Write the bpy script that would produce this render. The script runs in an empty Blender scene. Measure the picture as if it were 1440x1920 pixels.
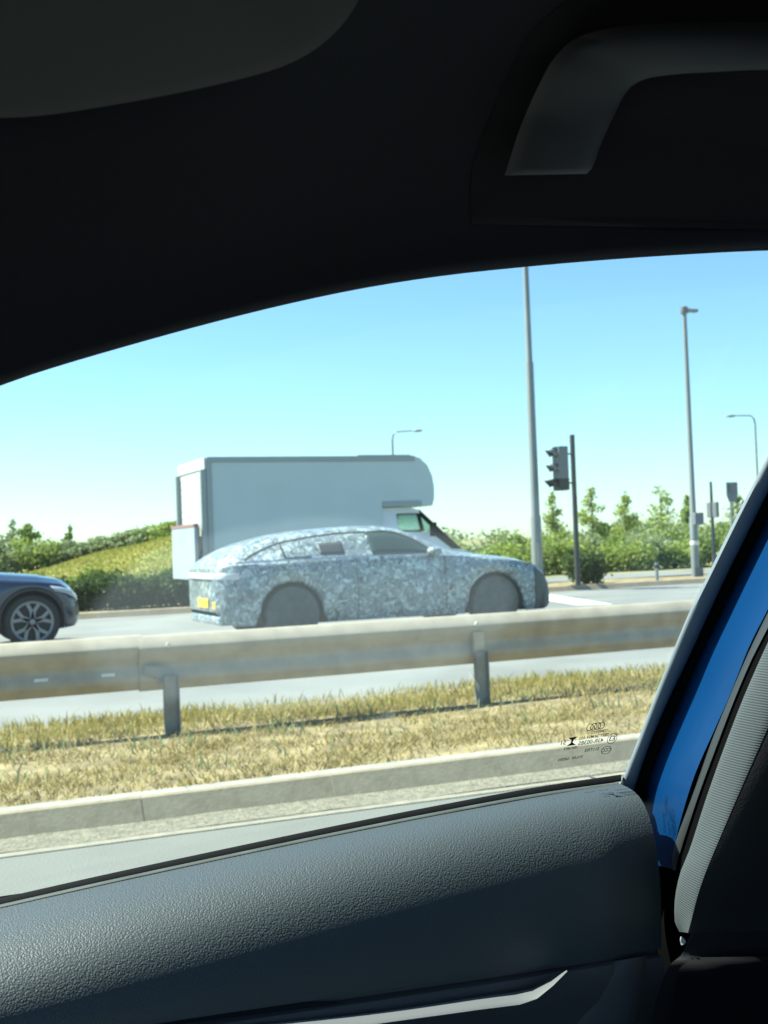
import bpy, math, random
import numpy as np
from mathutils import Vector, Matrix
from mathutils.bvhtree import BVHTree

random.seed(7)
rng = np.random.default_rng(11)
SC = bpy.context.scene
COL = SC.collection

# ------------------------------------------------------------------ camera
F = 2200.0                                    # focal length in pixels of a 1440 x 1920 frame
YAW, PIT, ROL = math.radians(23), math.atan(55 / 2200), math.radians(2.1)
EYE = np.array([0.0, 0.0, 1.23])
FW = np.array([math.sin(YAW) * math.cos(PIT), math.cos(YAW) * math.cos(PIT), math.sin(PIT)])
_r0 = np.array([math.cos(YAW), -math.sin(YAW), 0.0])
_u0 = np.cross(_r0, FW)
RT = math.cos(ROL) * _r0 - math.sin(ROL) * _u0
UP = math.sin(ROL) * _r0 + math.cos(ROL) * _u0
cam_data = bpy.data.cameras.new('camera')
cam = bpy.data.objects.new('camera', cam_data)
COL.objects.link(cam)
cam.matrix_world = Matrix(((RT[0], UP[0], -FW[0], EYE[0]), (RT[1], UP[1], -FW[1], EYE[1]), (RT[2], UP[2], -FW[2], EYE[2]), (0, 0, 0, 1)))
cam_data.sensor_fit = 'VERTICAL'
cam_data.sensor_height = 36
cam_data.lens = 36 * F / 1920
cam_data.clip_start = 0.02
cam_data.clip_end = 8000
cam_data.dof.use_dof = True
cam_data.dof.focus_distance = 0.95
cam_data.dof.aperture_fstop = 19
SC.camera = cam

# ------------------------------------------------------------------ sky, sun, exposure
ELEV, AZ = math.radians(53), math.radians(-52)          # sun azimuth measured clockwise from +Y
world = bpy.data.worlds.new('World')
SC.world = world
world.use_nodes = True
wn, wl = world.node_tree.nodes, world.node_tree.links
sky = wn.new('ShaderNodeTexSky')
sky.sky_type = 'NISHITA'
sky.sun_disc = False
sky.sun_elevation = ELEV
sky.sun_rotation = AZ
sky.air_density = 1.0
sky.dust_density = 0.2
sky.ozone_density = 3.0
bg = wn['Background']
bg.inputs['Strength'].default_value = 0.074
tint = wn.new('ShaderNodeMix'); tint.data_type = 'RGBA'; tint.blend_type = 'MULTIPLY'; tint.inputs['Factor'].default_value = 1
tint.inputs[7].default_value = (.81, .99, 1.07, 1)          # the photograph's cool, slightly green white balance
wl.new(sky.outputs['Color'], tint.inputs[6]); wl.new(tint.outputs[2], bg.inputs['Color'])
sd = bpy.data.lights.new('sun', 'SUN')
sd.energy = 4.8
sd.angle = math.radians(0.53)
sd.color = (1.0, 0.95, 0.86)
sun = bpy.data.objects.new('sun', sd)
COL.objects.link(sun)
to_sun = Vector((math.sin(AZ) * math.cos(ELEV), math.cos(AZ) * math.cos(ELEV), math.sin(ELEV)))
sun.rotation_euler = to_sun.to_track_quat('Z', 'Y').to_euler()
vs = SC.view_settings
vs.view_transform = 'Standard'
vs.look = 'None'
vs.gamma = 1
vs.use_curve_mapping = False
vs.exposure = 1.6
SC.render.engine = 'CYCLES'
SC.cycles.use_denoising = True
SC.cycles.max_bounces = 10
SC.cycles.transparent_max_bounces = 16
SC.cycles.diffuse_bounces = 6
SC.cycles.sample_clamp_indirect = 6

# ------------------------------------------------------------------ helpers: rays of the photograph -> points of the place
def ray(px, py):
    return FW + RT * (px - 720) / F + UP * (960 - py) / F
def pY(px, py, Y):
    v = ray(px, py); return EYE + v * (Y / v[1])
def pZ(px, py, z):
    v = ray(px, py); return EYE + v * ((z - EYE[2]) / v[2])
def pG(px, py, o=0.0):                        # the leaning side-glass plane of our car, o metres further in
    v = ray(px, py); t = (0.85 - o - 0.115) / (v[1] + 0.5 * v[2]); return EYE + v * t

# ------------------------------------------------------------------ helpers: materials
def mat(name, col=(.5, .5, .5), rough=.6, metal=0.0, spec=.5, coat=0.0, var=0.0, vscale=8.0, bump=0.0, bscale=60.0, col2=None):
    m = bpy.data.materials.new(name)
    m.use_nodes = True
    n, l = m.node_tree.nodes, m.node_tree.links
    b = n['Principled BSDF']
    b.inputs['Base Color'].default_value = (*col, 1)
    b.inputs['Roughness'].default_value = rough
    b.inputs['Metallic'].default_value = metal
    b.inputs['Specular IOR Level'].default_value = spec
    b.inputs['Coat Weight'].default_value = coat
    b.inputs['Coat Roughness'].default_value = .06
    tc = n.new('ShaderNodeTexCoord')
    if var or col2:
        nz = n.new('ShaderNodeTexNoise'); nz.inputs['Scale'].default_value = vscale; nz.inputs['Detail'].default_value = 5
        l.new(tc.outputs['Object'], nz.inputs['Vector'])
        rp = n.new('ShaderNodeValToRGB')
        rp.color_ramp.elements[0].position = .3; rp.color_ramp.elements[1].position = .7
        c2 = col2 if col2 else tuple(min(1, c * (1 + var)) for c in col)
        c1 = col if col2 else tuple(c * (1 - var) for c in col)
        rp.color_ramp.elements[0].color = (*c1, 1); rp.color_ramp.elements[1].color = (*c2, 1)
        l.new(nz.outputs['Fac'], rp.inputs['Fac']); l.new(rp.outputs['Color'], b.inputs['Base Color'])
    if bump:
        nb = n.new('ShaderNodeTexNoise'); nb.inputs['Scale'].default_value = bscale; nb.inputs['Detail'].default_value = 4
        l.new(tc.outputs['Object'], nb.inputs['Vector'])
        bp = n.new('ShaderNodeBump'); bp.inputs['Distance'].default_value = bump
        l.new(nb.outputs['Fac'], bp.inputs['Height']); l.new(bp.outputs['Normal'], b.inputs['Normal'])
    return m

def leaf_mat(name, cols, rough=.55, trans=.35):
    m = bpy.data.materials.new(name); m.use_nodes = True
    n, l = m.node_tree.nodes, m.node_tree.links
    b = n['Principled BSDF']; b.inputs['Roughness'].default_value = rough
    b.inputs['Specular IOR Level'].default_value = .25
    g = n.new('ShaderNodeNewGeometry'); rp = n.new('ShaderNodeValToRGB')
    e = rp.color_ramp.elements
    while len(e) < len(cols): e.new(.5)
    for i, c in enumerate(cols):
        e[i].position = i / (len(cols) - 1); e[i].color = (*c, 1)
    l.new(g.outputs['Random Per Island'], rp.inputs['Fac']); l.new(rp.outputs['Color'], b.inputs['Base Color'])
    t = n.new('ShaderNodeBsdfTranslucent'); l.new(rp.outputs['Color'], t.inputs['Color'])
    mx = n.new('ShaderNodeMixShader'); mx.inputs[0].default_value = trans
    l.new(b.outputs[0], mx.inputs[1]); l.new(t.outputs[0], mx.inputs[2])
    l.new(mx.outputs[0], n['Material Output'].inputs['Surface'])
    return m

def fresnel(n, l, f0=.07):
    """pane reflectance, the same from either side"""
    lw = n.new('ShaderNodeLayerWeight'); lw.inputs['Blend'].default_value = .5
    pw = n.new('ShaderNodeMath'); pw.operation = 'POWER'; pw.inputs[1].default_value = 5; l.new(lw.outputs['Facing'], pw.inputs[0])
    ma = n.new('ShaderNodeMath'); ma.operation = 'MULTIPLY_ADD'; ma.inputs[1].default_value = 1 - f0; ma.inputs[2].default_value = f0; l.new(pw.outputs[0], ma.inputs[0])
    return ma.outputs[0]
def glass_mat(name, tint=(.9, .95, .94), refl=1.0, rough=.0):
    m = bpy.data.materials.new(name); m.use_nodes = True
    n, l = m.node_tree.nodes, m.node_tree.links
    n.remove(n['Principled BSDF'])
    tr = n.new('ShaderNodeBsdfTransparent'); tr.inputs['Color'].default_value = (*tint, 1)
    gl = n.new('ShaderNodeBsdfGlossy'); gl.inputs['Roughness'].default_value = rough
    mu = n.new('ShaderNodeMath'); mu.operation = 'MULTIPLY'; mu.inputs[1].default_value = refl
    l.new(fresnel(n, l), mu.inputs[0])
    mx = n.new('ShaderNodeMixShader'); l.new(mu.outputs[0], mx.inputs[0])
    l.new(tr.outputs[0], mx.inputs[1]); l.new(gl.outputs[0], mx.inputs[2])
    l.new(mx.outputs[0], n['Material Output'].inputs['Surface'])
    return m

# ------------------------------------------------------------------ helpers: meshes and tagging
class MB:
    def __init__(s): s.v = []; s.f = []
    def add(s, vs_, fs_):
        k = len(s.v); s.v += [tuple(map(float, p)) for p in vs_]; s.f += [tuple(i + k for i in f) for f in fs_]; return s
    def box(s, c, d):
        x, y, z = c; a, b, h = d[0] / 2, d[1] / 2, d[2] / 2
        vs_ = [(x + i * a, y + j * b, z + k * h) for i in (-1, 1) for j in (-1, 1) for k in (-1, 1)]
        return s.add(vs_, [(0, 1, 3, 2), (4, 6, 7, 5), (0, 4, 5, 1), (2, 3, 7, 6), (0, 2, 6, 4), (1, 5, 7, 3)])
    def grid(s, rows, close=False, flip=False):
        n = len(rows[0]); vs_ = [p for r in rows for p in r]; fs_ = []
        for i in range(len(rows) - 1):
            for j in range(n if close else n - 1):
                a, b = i * n + j, i * n + (j + 1) % n
                q = (a, b, b + n, a + n); fs_.append(q[::-1] if flip else q)
        return s.add(vs_, fs_)
    def tube(s, pts, r, n=10, caps=True):
        pts = [Vector(p) for p in pts]; rs = r if isinstance(r, (list, tuple)) else [r] * len(pts); rows = []
        for i, p in enumerate(pts):
            d = (pts[min(i + 1, len(pts) - 1)] - pts[max(i - 1, 0)]).normalized()
            ref = Vector((1, 0, 0)) if abs(d.x) < .9 else Vector((0, 1, 0))
            a = d.cross(ref).normalized(); b = d.cross(a)
            rows.append([p + (a * math.cos(t) + b * math.sin(t)) * rs[i] for t in [2 * math.pi * k / n for k in range(n)]])
        s.grid(rows, close=True)
        if caps:
            k = len(s.v); s.f.append(tuple(range(k - n, k))); k0 = k - n * len(pts); s.f.append(tuple(range(k0 + n - 1, k0 - 1, -1)))
        return s
    def prism(s, poly, y0, y1):               # polygon in (x, z) extruded along y
        n = len(poly); vs_ = [(x, y0, z) for x, z in poly] + [(x, y1, z) for x, z in poly]
        fs_ = [tuple(range(n)), tuple(range(2 * n - 1, n - 1, -1))] + [(i, i + n, (i + 1) % n + n, (i + 1) % n) for i in range(n)]
        return s.add(vs_, fs_)
    def lathe(s, prof, c, n=32, axis='y'):    # prof: (radius, offset along axis)
        rows = []
        for r, o in prof:
            row = []
            for k in range(n):
                t = 2 * math.pi * k / n; a, b = r * math.cos(t), r * math.sin(t)
                row.append((c[0] + a, c[1] + o, c[2] + b) if axis == 'y' else (c[0] + a, c[1] + b, c[2] + o) if axis == 'z' else (c[0] + o, c[1] + a, c[2] + b))
            rows.append(row)
        return s.grid(rows, close=True)
    def build(s, name, m, parent=None, smooth=None, bevel=0, sub=0, solid=0):
        me = bpy.data.meshes.new(name); me.from_pydata(s.v, [], s.f); me.update()
        return link(name, me, m, parent, smooth, bevel, sub, solid)

def link(name, me, m, parent=None, smooth=None, bevel=0, sub=0, solid=0):
    import bmesh
    bm = bmesh.new(); bm.from_mesh(me)
    bmesh.ops.recalc_face_normals(bm, faces=bm.faces) if len(bm.faces) < 60000 else None
    bm.to_mesh(me); bm.free()
    if m: me.materials.append(m)
    if smooth is not None:
        me.polygons.foreach_set('use_smooth', [True] * len(me.polygons)); me.set_sharp_from_angle(angle=math.radians(smooth))
    o = bpy.data.objects.new(name, me); COL.objects.link(o)
    if parent: o.parent = parent
    if solid:
        md = o.modifiers.new('solid', 'SOLIDIFY'); md.thickness = solid; md.offset = -1
    if bevel:
        md = o.modifiers.new('bevel', 'BEVEL'); md.width = bevel; md.segments = 2; md.limit_method = 'ANGLE'; md.angle_limit = math.radians(40)
    if sub:
        md = o.modifiers.new('sub', 'SUBSURF'); md.levels = sub; md.render_levels = sub
    return o

def tag(o, label=None, cat=None, group=None, kind=None):
    for k, v in (('label', label), ('category', cat), ('group', group), ('kind', kind)):
        if v: o[k] = v
    return o
def empty(name, loc, label, cat, group=None, rz=0):
    o = bpy.data.objects.new(name, None); COL.objects.link(o); o.location = loc; o.rotation_euler = (0, 0, rz)
    return tag(o, label, cat, group)
def copy_tree(o, parent=None, chs=None):
    c = o.copy(); COL.objects.link(c); c.parent = parent
    for ch in list(o.children): copy_tree(ch, c)
    return c
def interp(x, pts):
    xs, ys = zip(*pts); return float(np.interp(x, xs, ys))
def smooth_line(pts, n):                      # Catmull-Rom resample of 2-D/3-D points by arc length
    P = np.array(pts, float); d = np.r_[0, np.cumsum(np.linalg.norm(np.diff(P, axis=0), axis=1))]
    out = []
    Q = np.vstack([2 * P[0] - P[1], P, 2 * P[-1] - P[-2]])
    for t in np.linspace(0, d[-1], n):
        i = min(int(np.searchsorted(d, t, 'right')) - 1, len(P) - 2); u = (t - d[i]) / (d[i + 1] - d[i])
        p0, p1, p2, p3 = Q[i], Q[i + 1], Q[i + 2], Q[i + 3]
        out.append(.5 * (2 * p1 + (p2 - p0) * u + (2 * p0 - 5 * p1 + 4 * p2 - p3) * u * u + (3 * p1 - p0 - 3 * p2 + p3) * u ** 3))
    return np.array(out)

# ------------------------------------------------------------------ materials
M = {}
M['tarmac_far'] = mat('weathered tarmac', (.185, .19, .175), .85, var=.20, vscale=.6, bump=.004, bscale=90)
M['tarmac'] = mat('near tarmac', (.155, .16, .14), .85, var=.08, vscale=2.0, bump=.004, bscale=90)
M['grit'] = mat('gutter grit', (.13, .12, .09), .95, vscale=30, bump=.012, bscale=60, col2=(.25, .23, .165))
M['kerb'] = mat('kerb face concrete', (.31, .255, .165), .95, vscale=14, bump=.0012, bscale=60, col2=(.41, .345, .23))
M['kerb_top'] = mat('kerb concrete', (.30, .285, .24), .9, var=.12, vscale=9, bump=.006, bscale=60)
M['far_kerb'] = mat('far kerb stone', (.34, .27, .18), .9, var=.12, vscale=3)
M['paint'] = mat('road paint', (.72, .72, .68), .7, var=.08, vscale=6)
M['straw'] = mat('dry ground', (.14, .11, .055), .95, vscale=4.5, bump=.02, bscale=25, col2=(.34, .27, .13))
M['field'] = mat('dry field', (.16, .17, .06), .95, vscale=.2, col2=(.26, .24, .11))
M['bank'] = mat('grass bank', (.19, .22, .04), .95, vscale=.55, bump=.05, bscale=9, col2=(.33, .28, .075))
M['galv'] = mat('galvanised steel', (.40, .35, .265), .62, metal=.25, var=.14, vscale=7)
M['galv_post'] = mat('galvanised post', (.27, .265, .24), .55, metal=.4, var=.12, vscale=9)
M['pole'] = mat('grey pole paint', (.24, .26, .245), .5, metal=.2, var=.06, vscale=3)
M['dark_pole'] = mat('dark pole paint', (.05, .055, .055), .5)
M['signal'] = mat('signal housing', (.15, .16, .16), .5)
M['signal_dark'] = mat('signal housing black', (.02, .02, .022), .45)
M['lens_red'] = mat('red lens', (.06, .01, .01), .3)
M['lens_amber'] = mat('amber lens', (.08, .035, .01), .3)
M['lens_green'] = mat('green lens', (.01, .05, .03), .3)
M['sign_back'] = mat('sign back', (.16, .18, .19), .6)
M['white'] = mat('white panel', (.48, .56, .56), .45, var=.03, vscale=1.5)
M['van_white'] = mat('white van paint', (.70, .72, .72), .3, coat=.5)
M['trim_grey'] = mat('grey trim rail', (.30, .34, .335), .5, metal=.3)
M['shutter'] = mat('shutter white', (.52, .55, .52), .5)
M['red'] = mat('red edge', (.32, .17, .15), .6)
M['black'] = mat('black rubber', (.005, .005, .0055), .8, spec=.1)
M['gap'] = mat('black gap', (.004, .004, .004), 1, spec=0)
M['tyre'] = mat('tyre', (.018, .018, .019), .8, bump=.003, bscale=80)
M['under'] = mat('underbody', (.025, .025, .026), .8)
M['wheel_cover'] = mat('grey wheel cover', (.060, .076, .072), .75, var=.35, vscale=11)
M['alloy'] = mat('alloy rim', (.24, .25, .255), .4, metal=.5)
M['navy'] = mat('navy paint', (.022, .036, .066), .25, metal=.3, coat=1.0)
M['navy_dark'] = mat('dark bumper', (.02, .024, .03), .5)
M['lamp_glass'] = mat('headlamp cover', (.35, .40, .45), .12, coat=1)
M['car_glass'] = mat('dark tinted car glass', (.035, .06, .055), .07, spec=.6)
M['van_glass'] = glass_mat('van glass', (.80, .92, .88), 1.0)
M['yellow'] = mat('yellow plate', (.72, .50, .05), .5)
M['red_lamp'] = mat('tail lamp film', (.55, .57, .58), .4)
M['chrome'] = mat('bright trim', (.75, .76, .78), .18, metal=1.0)
M['brush'] = mat('brushed trim', (.16, .165, .17), .5, metal=.2)
M['blue'] = mat('bright blue paint', (0, .030, .105), .45, spec=.12, coat=.04)
M['rubber'] = mat('grey rubber seal', (.17, .20, .22), .45, var=.05, vscale=30)
M['seal'] = mat('grey weatherstrip', (.024, .027, .027), .5)
M['headliner'] = mat('dark headliner cloth', (.012, .014, .025), .95, var=.1, vscale=300)
M['handle'] = mat('grab handle plastic', (.011, .0125, .016), .6)
M['recess'] = mat('recess shade black', (.006, .0065, .011), .95)  # near-black colour stands in for the shade inside recesses
M['visor'] = mat('sun visor vinyl', (.06, .072, .075), .8)
M['panel'] = mat('dark door plastic', (.07, .07, .07), .6, bump=.0004, bscale=700)
M['pillar'] = mat('dark pillar plastic', (.016, .016, .017), .75, spec=.2, bump=.0003, bscale=700)
M['inside'] = mat('dark cabin trim', (.006, .006, .007), .95, spec=.1)

def camo_material():
    m = bpy.data.materials.new('camouflage wrap'); m.use_nodes = True
    n, l = m.node_tree.nodes, m.node_tree.links
    b = n['Principled BSDF']; b.inputs['Roughness'].default_value = .42; b.inputs['Coat Weight'].default_value = .6
    tc = n.new('ShaderNodeTexCoord')
    nz = n.new('ShaderNodeTexNoise'); nz.inputs['Scale'].default_value = 5; nz.inputs['Detail'].default_value = 3
    l.new(tc.outputs['Object'], nz.inputs['Vector'])
    mx = n.new('ShaderNodeVectorMath'); mx.operation = 'MULTIPLY_ADD'
    mx.inputs[1].default_value = (.22, .22, .22); l.new(nz.outputs['Color'], mx.inputs[0]); l.new(tc.outputs['Object'], mx.inputs[2])
    def vor(scale):
        v = n.new('ShaderNodeTexVoronoi'); v.inputs['Scale'].default_value = scale; l.new(mx.outputs[0], v.inputs['Vector'])
        s = n.new('ShaderNodeSeparateColor'); l.new(v.outputs['Color'], s.inputs[0]); return s
    a = vor(16); c = vor(36)
    r1 = n.new('ShaderNodeValToRGB'); r1.color_ramp.interpolation = 'CONSTANT'
    e = r1.color_ramp.elements
    for p, cc in ((.0, (.022, .026, .028)), (.10, (.13, .145, .145)), (.34, (.20, .22, .24)), (.62, (.15, .17, .18)), (.80, (.46, .49, .49)), (.93, (.15, .18, .22))):
        if p == 0: e[0].color = (*cc, 1)
        elif p == .10: e[1].position = p; e[1].color = (*cc, 1)
        else: k = e.new(p); k.color = (*cc, 1)
    l.new(a.outputs[0], r1.inputs['Fac'])
    r2 = n.new('ShaderNodeValToRGB'); r2.color_ramp.interpolation = 'CONSTANT'; e = r2.color_ramp.elements
    e[0].color = (.035, .04, .042, 1); e[1].position = .12; e[1].color = (.16, .18, .20, 1); k = e.new(.55); k.color = (.22, .245, .265, 1); k = e.new(.85); k.color = (.54, .57, .565, 1)
    l.new(c.outputs[1], r2.inputs['Fac'])
    mm = n.new('ShaderNodeMix'); mm.data_type = 'RGBA'; mm.inputs['Factor'].default_value = .5
    l.new(r1.outputs['Color'], mm.inputs[6]); l.new(r2.outputs['Color'], mm.inputs[7])
    # large bluish and greyish patches of the wrap
    n2 = n.new('ShaderNodeTexNoise'); n2.inputs['Scale'].default_value = 2.2; l.new(tc.outputs['Object'], n2.inputs['Vector'])
    r3 = n.new('ShaderNodeValToRGB'); r3.color_ramp.elements[0].position = .35; r3.color_ramp.elements[0].color = (1.14, 1.26, 1.18, 1)
    r3.color_ramp.elements[1].position = .65; r3.color_ramp.elements[1].color = (1.10, 1.24, 1.28, 1); l.new(n2.outputs['Fac'], r3.inputs['Fac'])
    m2 = n.new('ShaderNodeMix'); m2.data_type = 'RGBA'; m2.blend_type = 'MULTIPLY'; m2.inputs['Factor'].default_value = 1
    l.new(mm.outputs[2], m2.inputs[6]); l.new(r3.outputs['Color'], m2.inputs[7]); l.new(m2.outputs[2], b.inputs['Base Color'])
    return m
M['camo'] = camo_material()

def leather_material():
    m = mat('grained door leather', (.046, .058, .062), .54, spec=.45)
    n, l = m.node_tree.nodes, m.node_tree.links
    tc = [x for x in n if x.type == 'TEX_COORD'][0]
    nz = n.new('ShaderNodeTexNoise'); nz.inputs['Scale'].default_value = 420; nz.inputs['Detail'].default_value = 1
    l.new(tc.outputs['Object'], nz.inputs['Vector'])
    md = n.new('ShaderNodeVectorMath'); md.operation = 'MULTIPLY_ADD'; md.inputs[1].default_value = (.0005, .0005, .0005)
    l.new(nz.outputs['Color'], md.inputs[0]); l.new(tc.outputs['Object'], md.inputs[2])
    v = n.new('ShaderNodeTexVoronoi'); v.feature = 'SMOOTH_F1'; v.inputs['Scale'].default_value = 820; v.inputs['Smoothness'].default_value = .6
    l.new(md.outputs[0], v.inputs['Vector'])
    iv = n.new('ShaderNodeMath'); iv.operation = 'MULTIPLY'; iv.inputs[1].default_value = -1; l.new(v.outputs['Distance'], iv.inputs[0])
    bp = n.new('ShaderNodeBump'); bp.inputs['Distance'].default_value = .00045; bp.inputs['Strength'].default_value = .9
    l.new(iv.outputs[0], bp.inputs['Height']); l.new(bp.outputs['Normal'], n['Principled BSDF'].inputs['Normal'])
    return m
M['leather'] = leather_material()

def cloth_material():                         # ribbed grey pillar cloth
    m = mat('ribbed grey cloth', (.20, .235, .245), .9)
    n, l = m.node_tree.nodes, m.node_tree.links
    tc = [x for x in n if x.type == 'TEX_COORD'][0]
    mp = n.new('ShaderNodeMapping'); mp.inputs['Rotation'].default_value = (0, math.radians(-8), 0); l.new(tc.outputs['Object'], mp.inputs['Vector'])
    w = n.new('ShaderNodeTexWave'); w.bands_direction = 'Z'; w.inputs['Scale'].default_value = 180; w.inputs['Distortion'].default_value = .6
    w.inputs['Detail'].default_value = 2; l.new(mp.outputs[0], w.inputs['Vector'])
    rp = n.new('ShaderNodeValToRGB'); rp.color_ramp.elements[0].color = (.035, .044, .046, 1); rp.color_ramp.elements[1].color = (.062, .075, .077, 1)
    l.new(w.outputs['Fac'], rp.inputs['Fac']); l.new(rp.outputs['Color'], n['Principled BSDF'].inputs['Base Color'])
    bp = n.new('ShaderNodeBump'); bp.inputs['Distance'].default_value = .0002; l.new(w.outputs['Fac'], bp.inputs['Height'])
    l.new(bp.outputs['Normal'], n['Principled BSDF'].inputs['Normal'])
    return m
M['cloth'] = cloth_material()

def side_glass_material():
    """our car's green-tinted window: clear pane, faint film of dust, one pale patch painted in for a cabin reflection"""
    m = bpy.data.materials.new('dusty tinted side glass'); m.use_nodes = True
    n, l = m.node_tree.nodes, m.node_tree.links
    n.remove(n['Principled BSDF'])
    tr = n.new('ShaderNodeBsdfTransparent'); tr.inputs['Color'].default_value = (.855, .975, .94, 1)
    gl = n.new('ShaderNodeBsdfGlossy'); gl.inputs['Roughness'].default_value = 0
    mx = n.new('ShaderNodeMixShader'); l.new(fresnel(n, l), mx.inputs[0]); l.new(tr.outputs[0], mx.inputs[1]); l.new(gl.outputs[0], mx.inputs[2])
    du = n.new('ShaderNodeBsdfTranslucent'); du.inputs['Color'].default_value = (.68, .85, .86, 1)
    tc = n.new('ShaderNodeTexCoord')
    nz = n.new('ShaderNodeTexNoise'); nz.inputs['Scale'].default_value = 9; nz.inputs['Detail'].default_value = 4; l.new(tc.outputs['Object'], nz.inputs['Vector'])
    mr = n.new('ShaderNodeMapRange'); mr.inputs[1].default_value = .3; mr.inputs[2].default_value = .7; mr.inputs[3].default_value = .003; mr.inputs[4].default_value = .009
    l.new(nz.outputs['Fac'], mr.inputs[0])
    # cabin reflection painted as a pale soft-edged ellipse in pane coordinates
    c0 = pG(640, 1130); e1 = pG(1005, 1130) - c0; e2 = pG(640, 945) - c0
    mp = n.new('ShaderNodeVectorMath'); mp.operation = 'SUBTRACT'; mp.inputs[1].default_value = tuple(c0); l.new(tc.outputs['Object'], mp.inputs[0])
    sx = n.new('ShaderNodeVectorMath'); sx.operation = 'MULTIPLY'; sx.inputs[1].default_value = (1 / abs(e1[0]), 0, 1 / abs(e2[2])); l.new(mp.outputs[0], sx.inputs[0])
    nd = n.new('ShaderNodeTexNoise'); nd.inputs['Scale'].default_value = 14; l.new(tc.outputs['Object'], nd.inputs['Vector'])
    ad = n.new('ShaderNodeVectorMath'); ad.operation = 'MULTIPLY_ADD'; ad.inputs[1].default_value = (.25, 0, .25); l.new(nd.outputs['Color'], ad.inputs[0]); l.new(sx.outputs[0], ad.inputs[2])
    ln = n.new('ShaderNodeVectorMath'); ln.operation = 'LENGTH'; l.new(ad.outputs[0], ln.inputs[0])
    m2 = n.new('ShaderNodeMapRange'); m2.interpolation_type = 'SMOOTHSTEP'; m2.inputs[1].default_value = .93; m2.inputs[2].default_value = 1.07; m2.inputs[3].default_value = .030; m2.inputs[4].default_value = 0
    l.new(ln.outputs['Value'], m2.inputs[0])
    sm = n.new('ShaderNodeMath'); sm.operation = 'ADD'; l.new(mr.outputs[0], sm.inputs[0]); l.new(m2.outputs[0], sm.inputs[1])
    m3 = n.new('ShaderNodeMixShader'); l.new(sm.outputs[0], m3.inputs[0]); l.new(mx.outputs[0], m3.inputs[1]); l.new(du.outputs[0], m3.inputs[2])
    l.new(m3.outputs[0], n['Material Output'].inputs['Surface'])
    return m
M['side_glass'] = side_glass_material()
M['etch'] = mat('black etched print', (.01, .01, .01), .8)

M['leaf_pale'] = leaf_mat('pale leaves', [(.21, .29, .05), (.32, .39, .08), (.25, .33, .07), (.40, .44, .13)])
M['leaf_mid'] = leaf_mat('mid leaves', [(.14, .22, .04), (.23, .31, .06), (.18, .25, .05), (.31, .35, .09)])
M['leaf_dark'] = leaf_mat('dark leaves', [(.045, .085, .02), (.075, .125, .03), (.05, .085, .025), (.11, .155, .04)])
M['leaf_grey'] = leaf_mat('grey green leaves', [(.21, .27, .13), (.30, .35, .17), (.25, .30, .14), (.37, .39, .21)])
M['bark'] = mat('bark', (.10, .085, .06), .9, var=.2, vscale=20)
M['grass'] = leaf_mat('dry grass', [(.32, .25, .10), (.43, .345, .145), (.22, .175, .07), (.28, .24, .07), (.37, .295, .115), (.50, .41, .19)], .7, .3)
M['grass_green'] = leaf_mat('yellow green grass', [(.33, .30, .07), (.40, .345, .10), (.42, .35, .14), (.26, .26, .055), (.46, .39, .17)], .7, .3)

# ------------------------------------------------------------------ ground, roads, kerbs
def sheet(name, x0, x1, y0, y1, z, m, nx=2, ny=2, zf=None):
    xs, ys = np.linspace(x0, x1, nx), np.linspace(y0, y1, ny)
    b = MB(); b.grid([[(x, y, z if zf is None else zf(x, y)) for x in xs] for y in ys])
    return tag(b.build(name, m, smooth=60 if zf else None), kind='structure')
sheet('ground', -3000, 3000, -3000, 3000, -.06, M['field'])
sheet('near_road', -80, 120, -9, 5.2, 0, M['tarmac'])
sheet('dust_line', -40, 60, 5.045, 5.115, .004, mat('pale road dust', (.20, .19, .145), .95, vscale=14, col2=(.29, .265, .20)))
sheet('gutter', -40, 60, 5.11, 5.31, .004, M['grit'], 400, 8, lambda x, y: .004 + .012 * (y - 5.12) / .24 + .006 * random.random())
sheet('far_road', -120, 160, 8.55, 22.14, 0, M['tarmac_far'])
sheet('roadside_field', -80, 120, -60, -9, -.01, M['field'])

b = MB(); _pr = [(-.155, -.08), (-.05, .072), (-.035, .08), (.0625, .08), (.0625, -.08)]
b.add([(x, y, z) for x in (-.4575, .4575) for y, z in _pr], [(0, 1, 2, 3, 4), (9, 8, 7, 6, 5)] + [(i, i + 5, (i + 1) % 5 + 5, (i + 1) % 5) for i in range(5)])
ks = b.build('kerb_stone', None)
kerb_mesh = ks.data; kerb_mesh.materials.append(M['kerb']); kerb_mesh.materials.append(M['kerb_top'])
for p in kerb_mesh.polygons: p.material_index = 1 if p.normal.z > .9 else 0
bpy.data.objects.remove(ks)
def kerb(name, y, x0, x1, zc, label, mesh, step=.915):
    e = empty(name, (x0, y, 0), label, 'kerb'); e['kind'] = 'structure'; del e['category']
    n = int((x1 - x0) / step)
    for i in range(n):
        o = bpy.data.objects.new('kerb_stone', mesh); COL.objects.link(o); o.parent = e
        o.location = (i * step, random.uniform(-.001, .001), zc + random.uniform(-.001, .001)); o.rotation_euler = (0, 0, random.uniform(-.0008, .0008))
        md = o.modifiers.new('bevel', 'BEVEL'); md.width = .002; md.segments = 2
kerb('kerb', 5.425, -4, 14, .035, 'weathered concrete kerb stones along the near edge of the dry grass strip', kerb_mesh)
fk = kerb_mesh.copy(); fk.materials.clear(); fk.materials.append(M['far_kerb']); fk.materials.append(M['far_kerb'])
kerb('far_kerb', 22.21, -6, 40, .03, 'pale kerb line along the far side of the road', fk)

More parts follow.
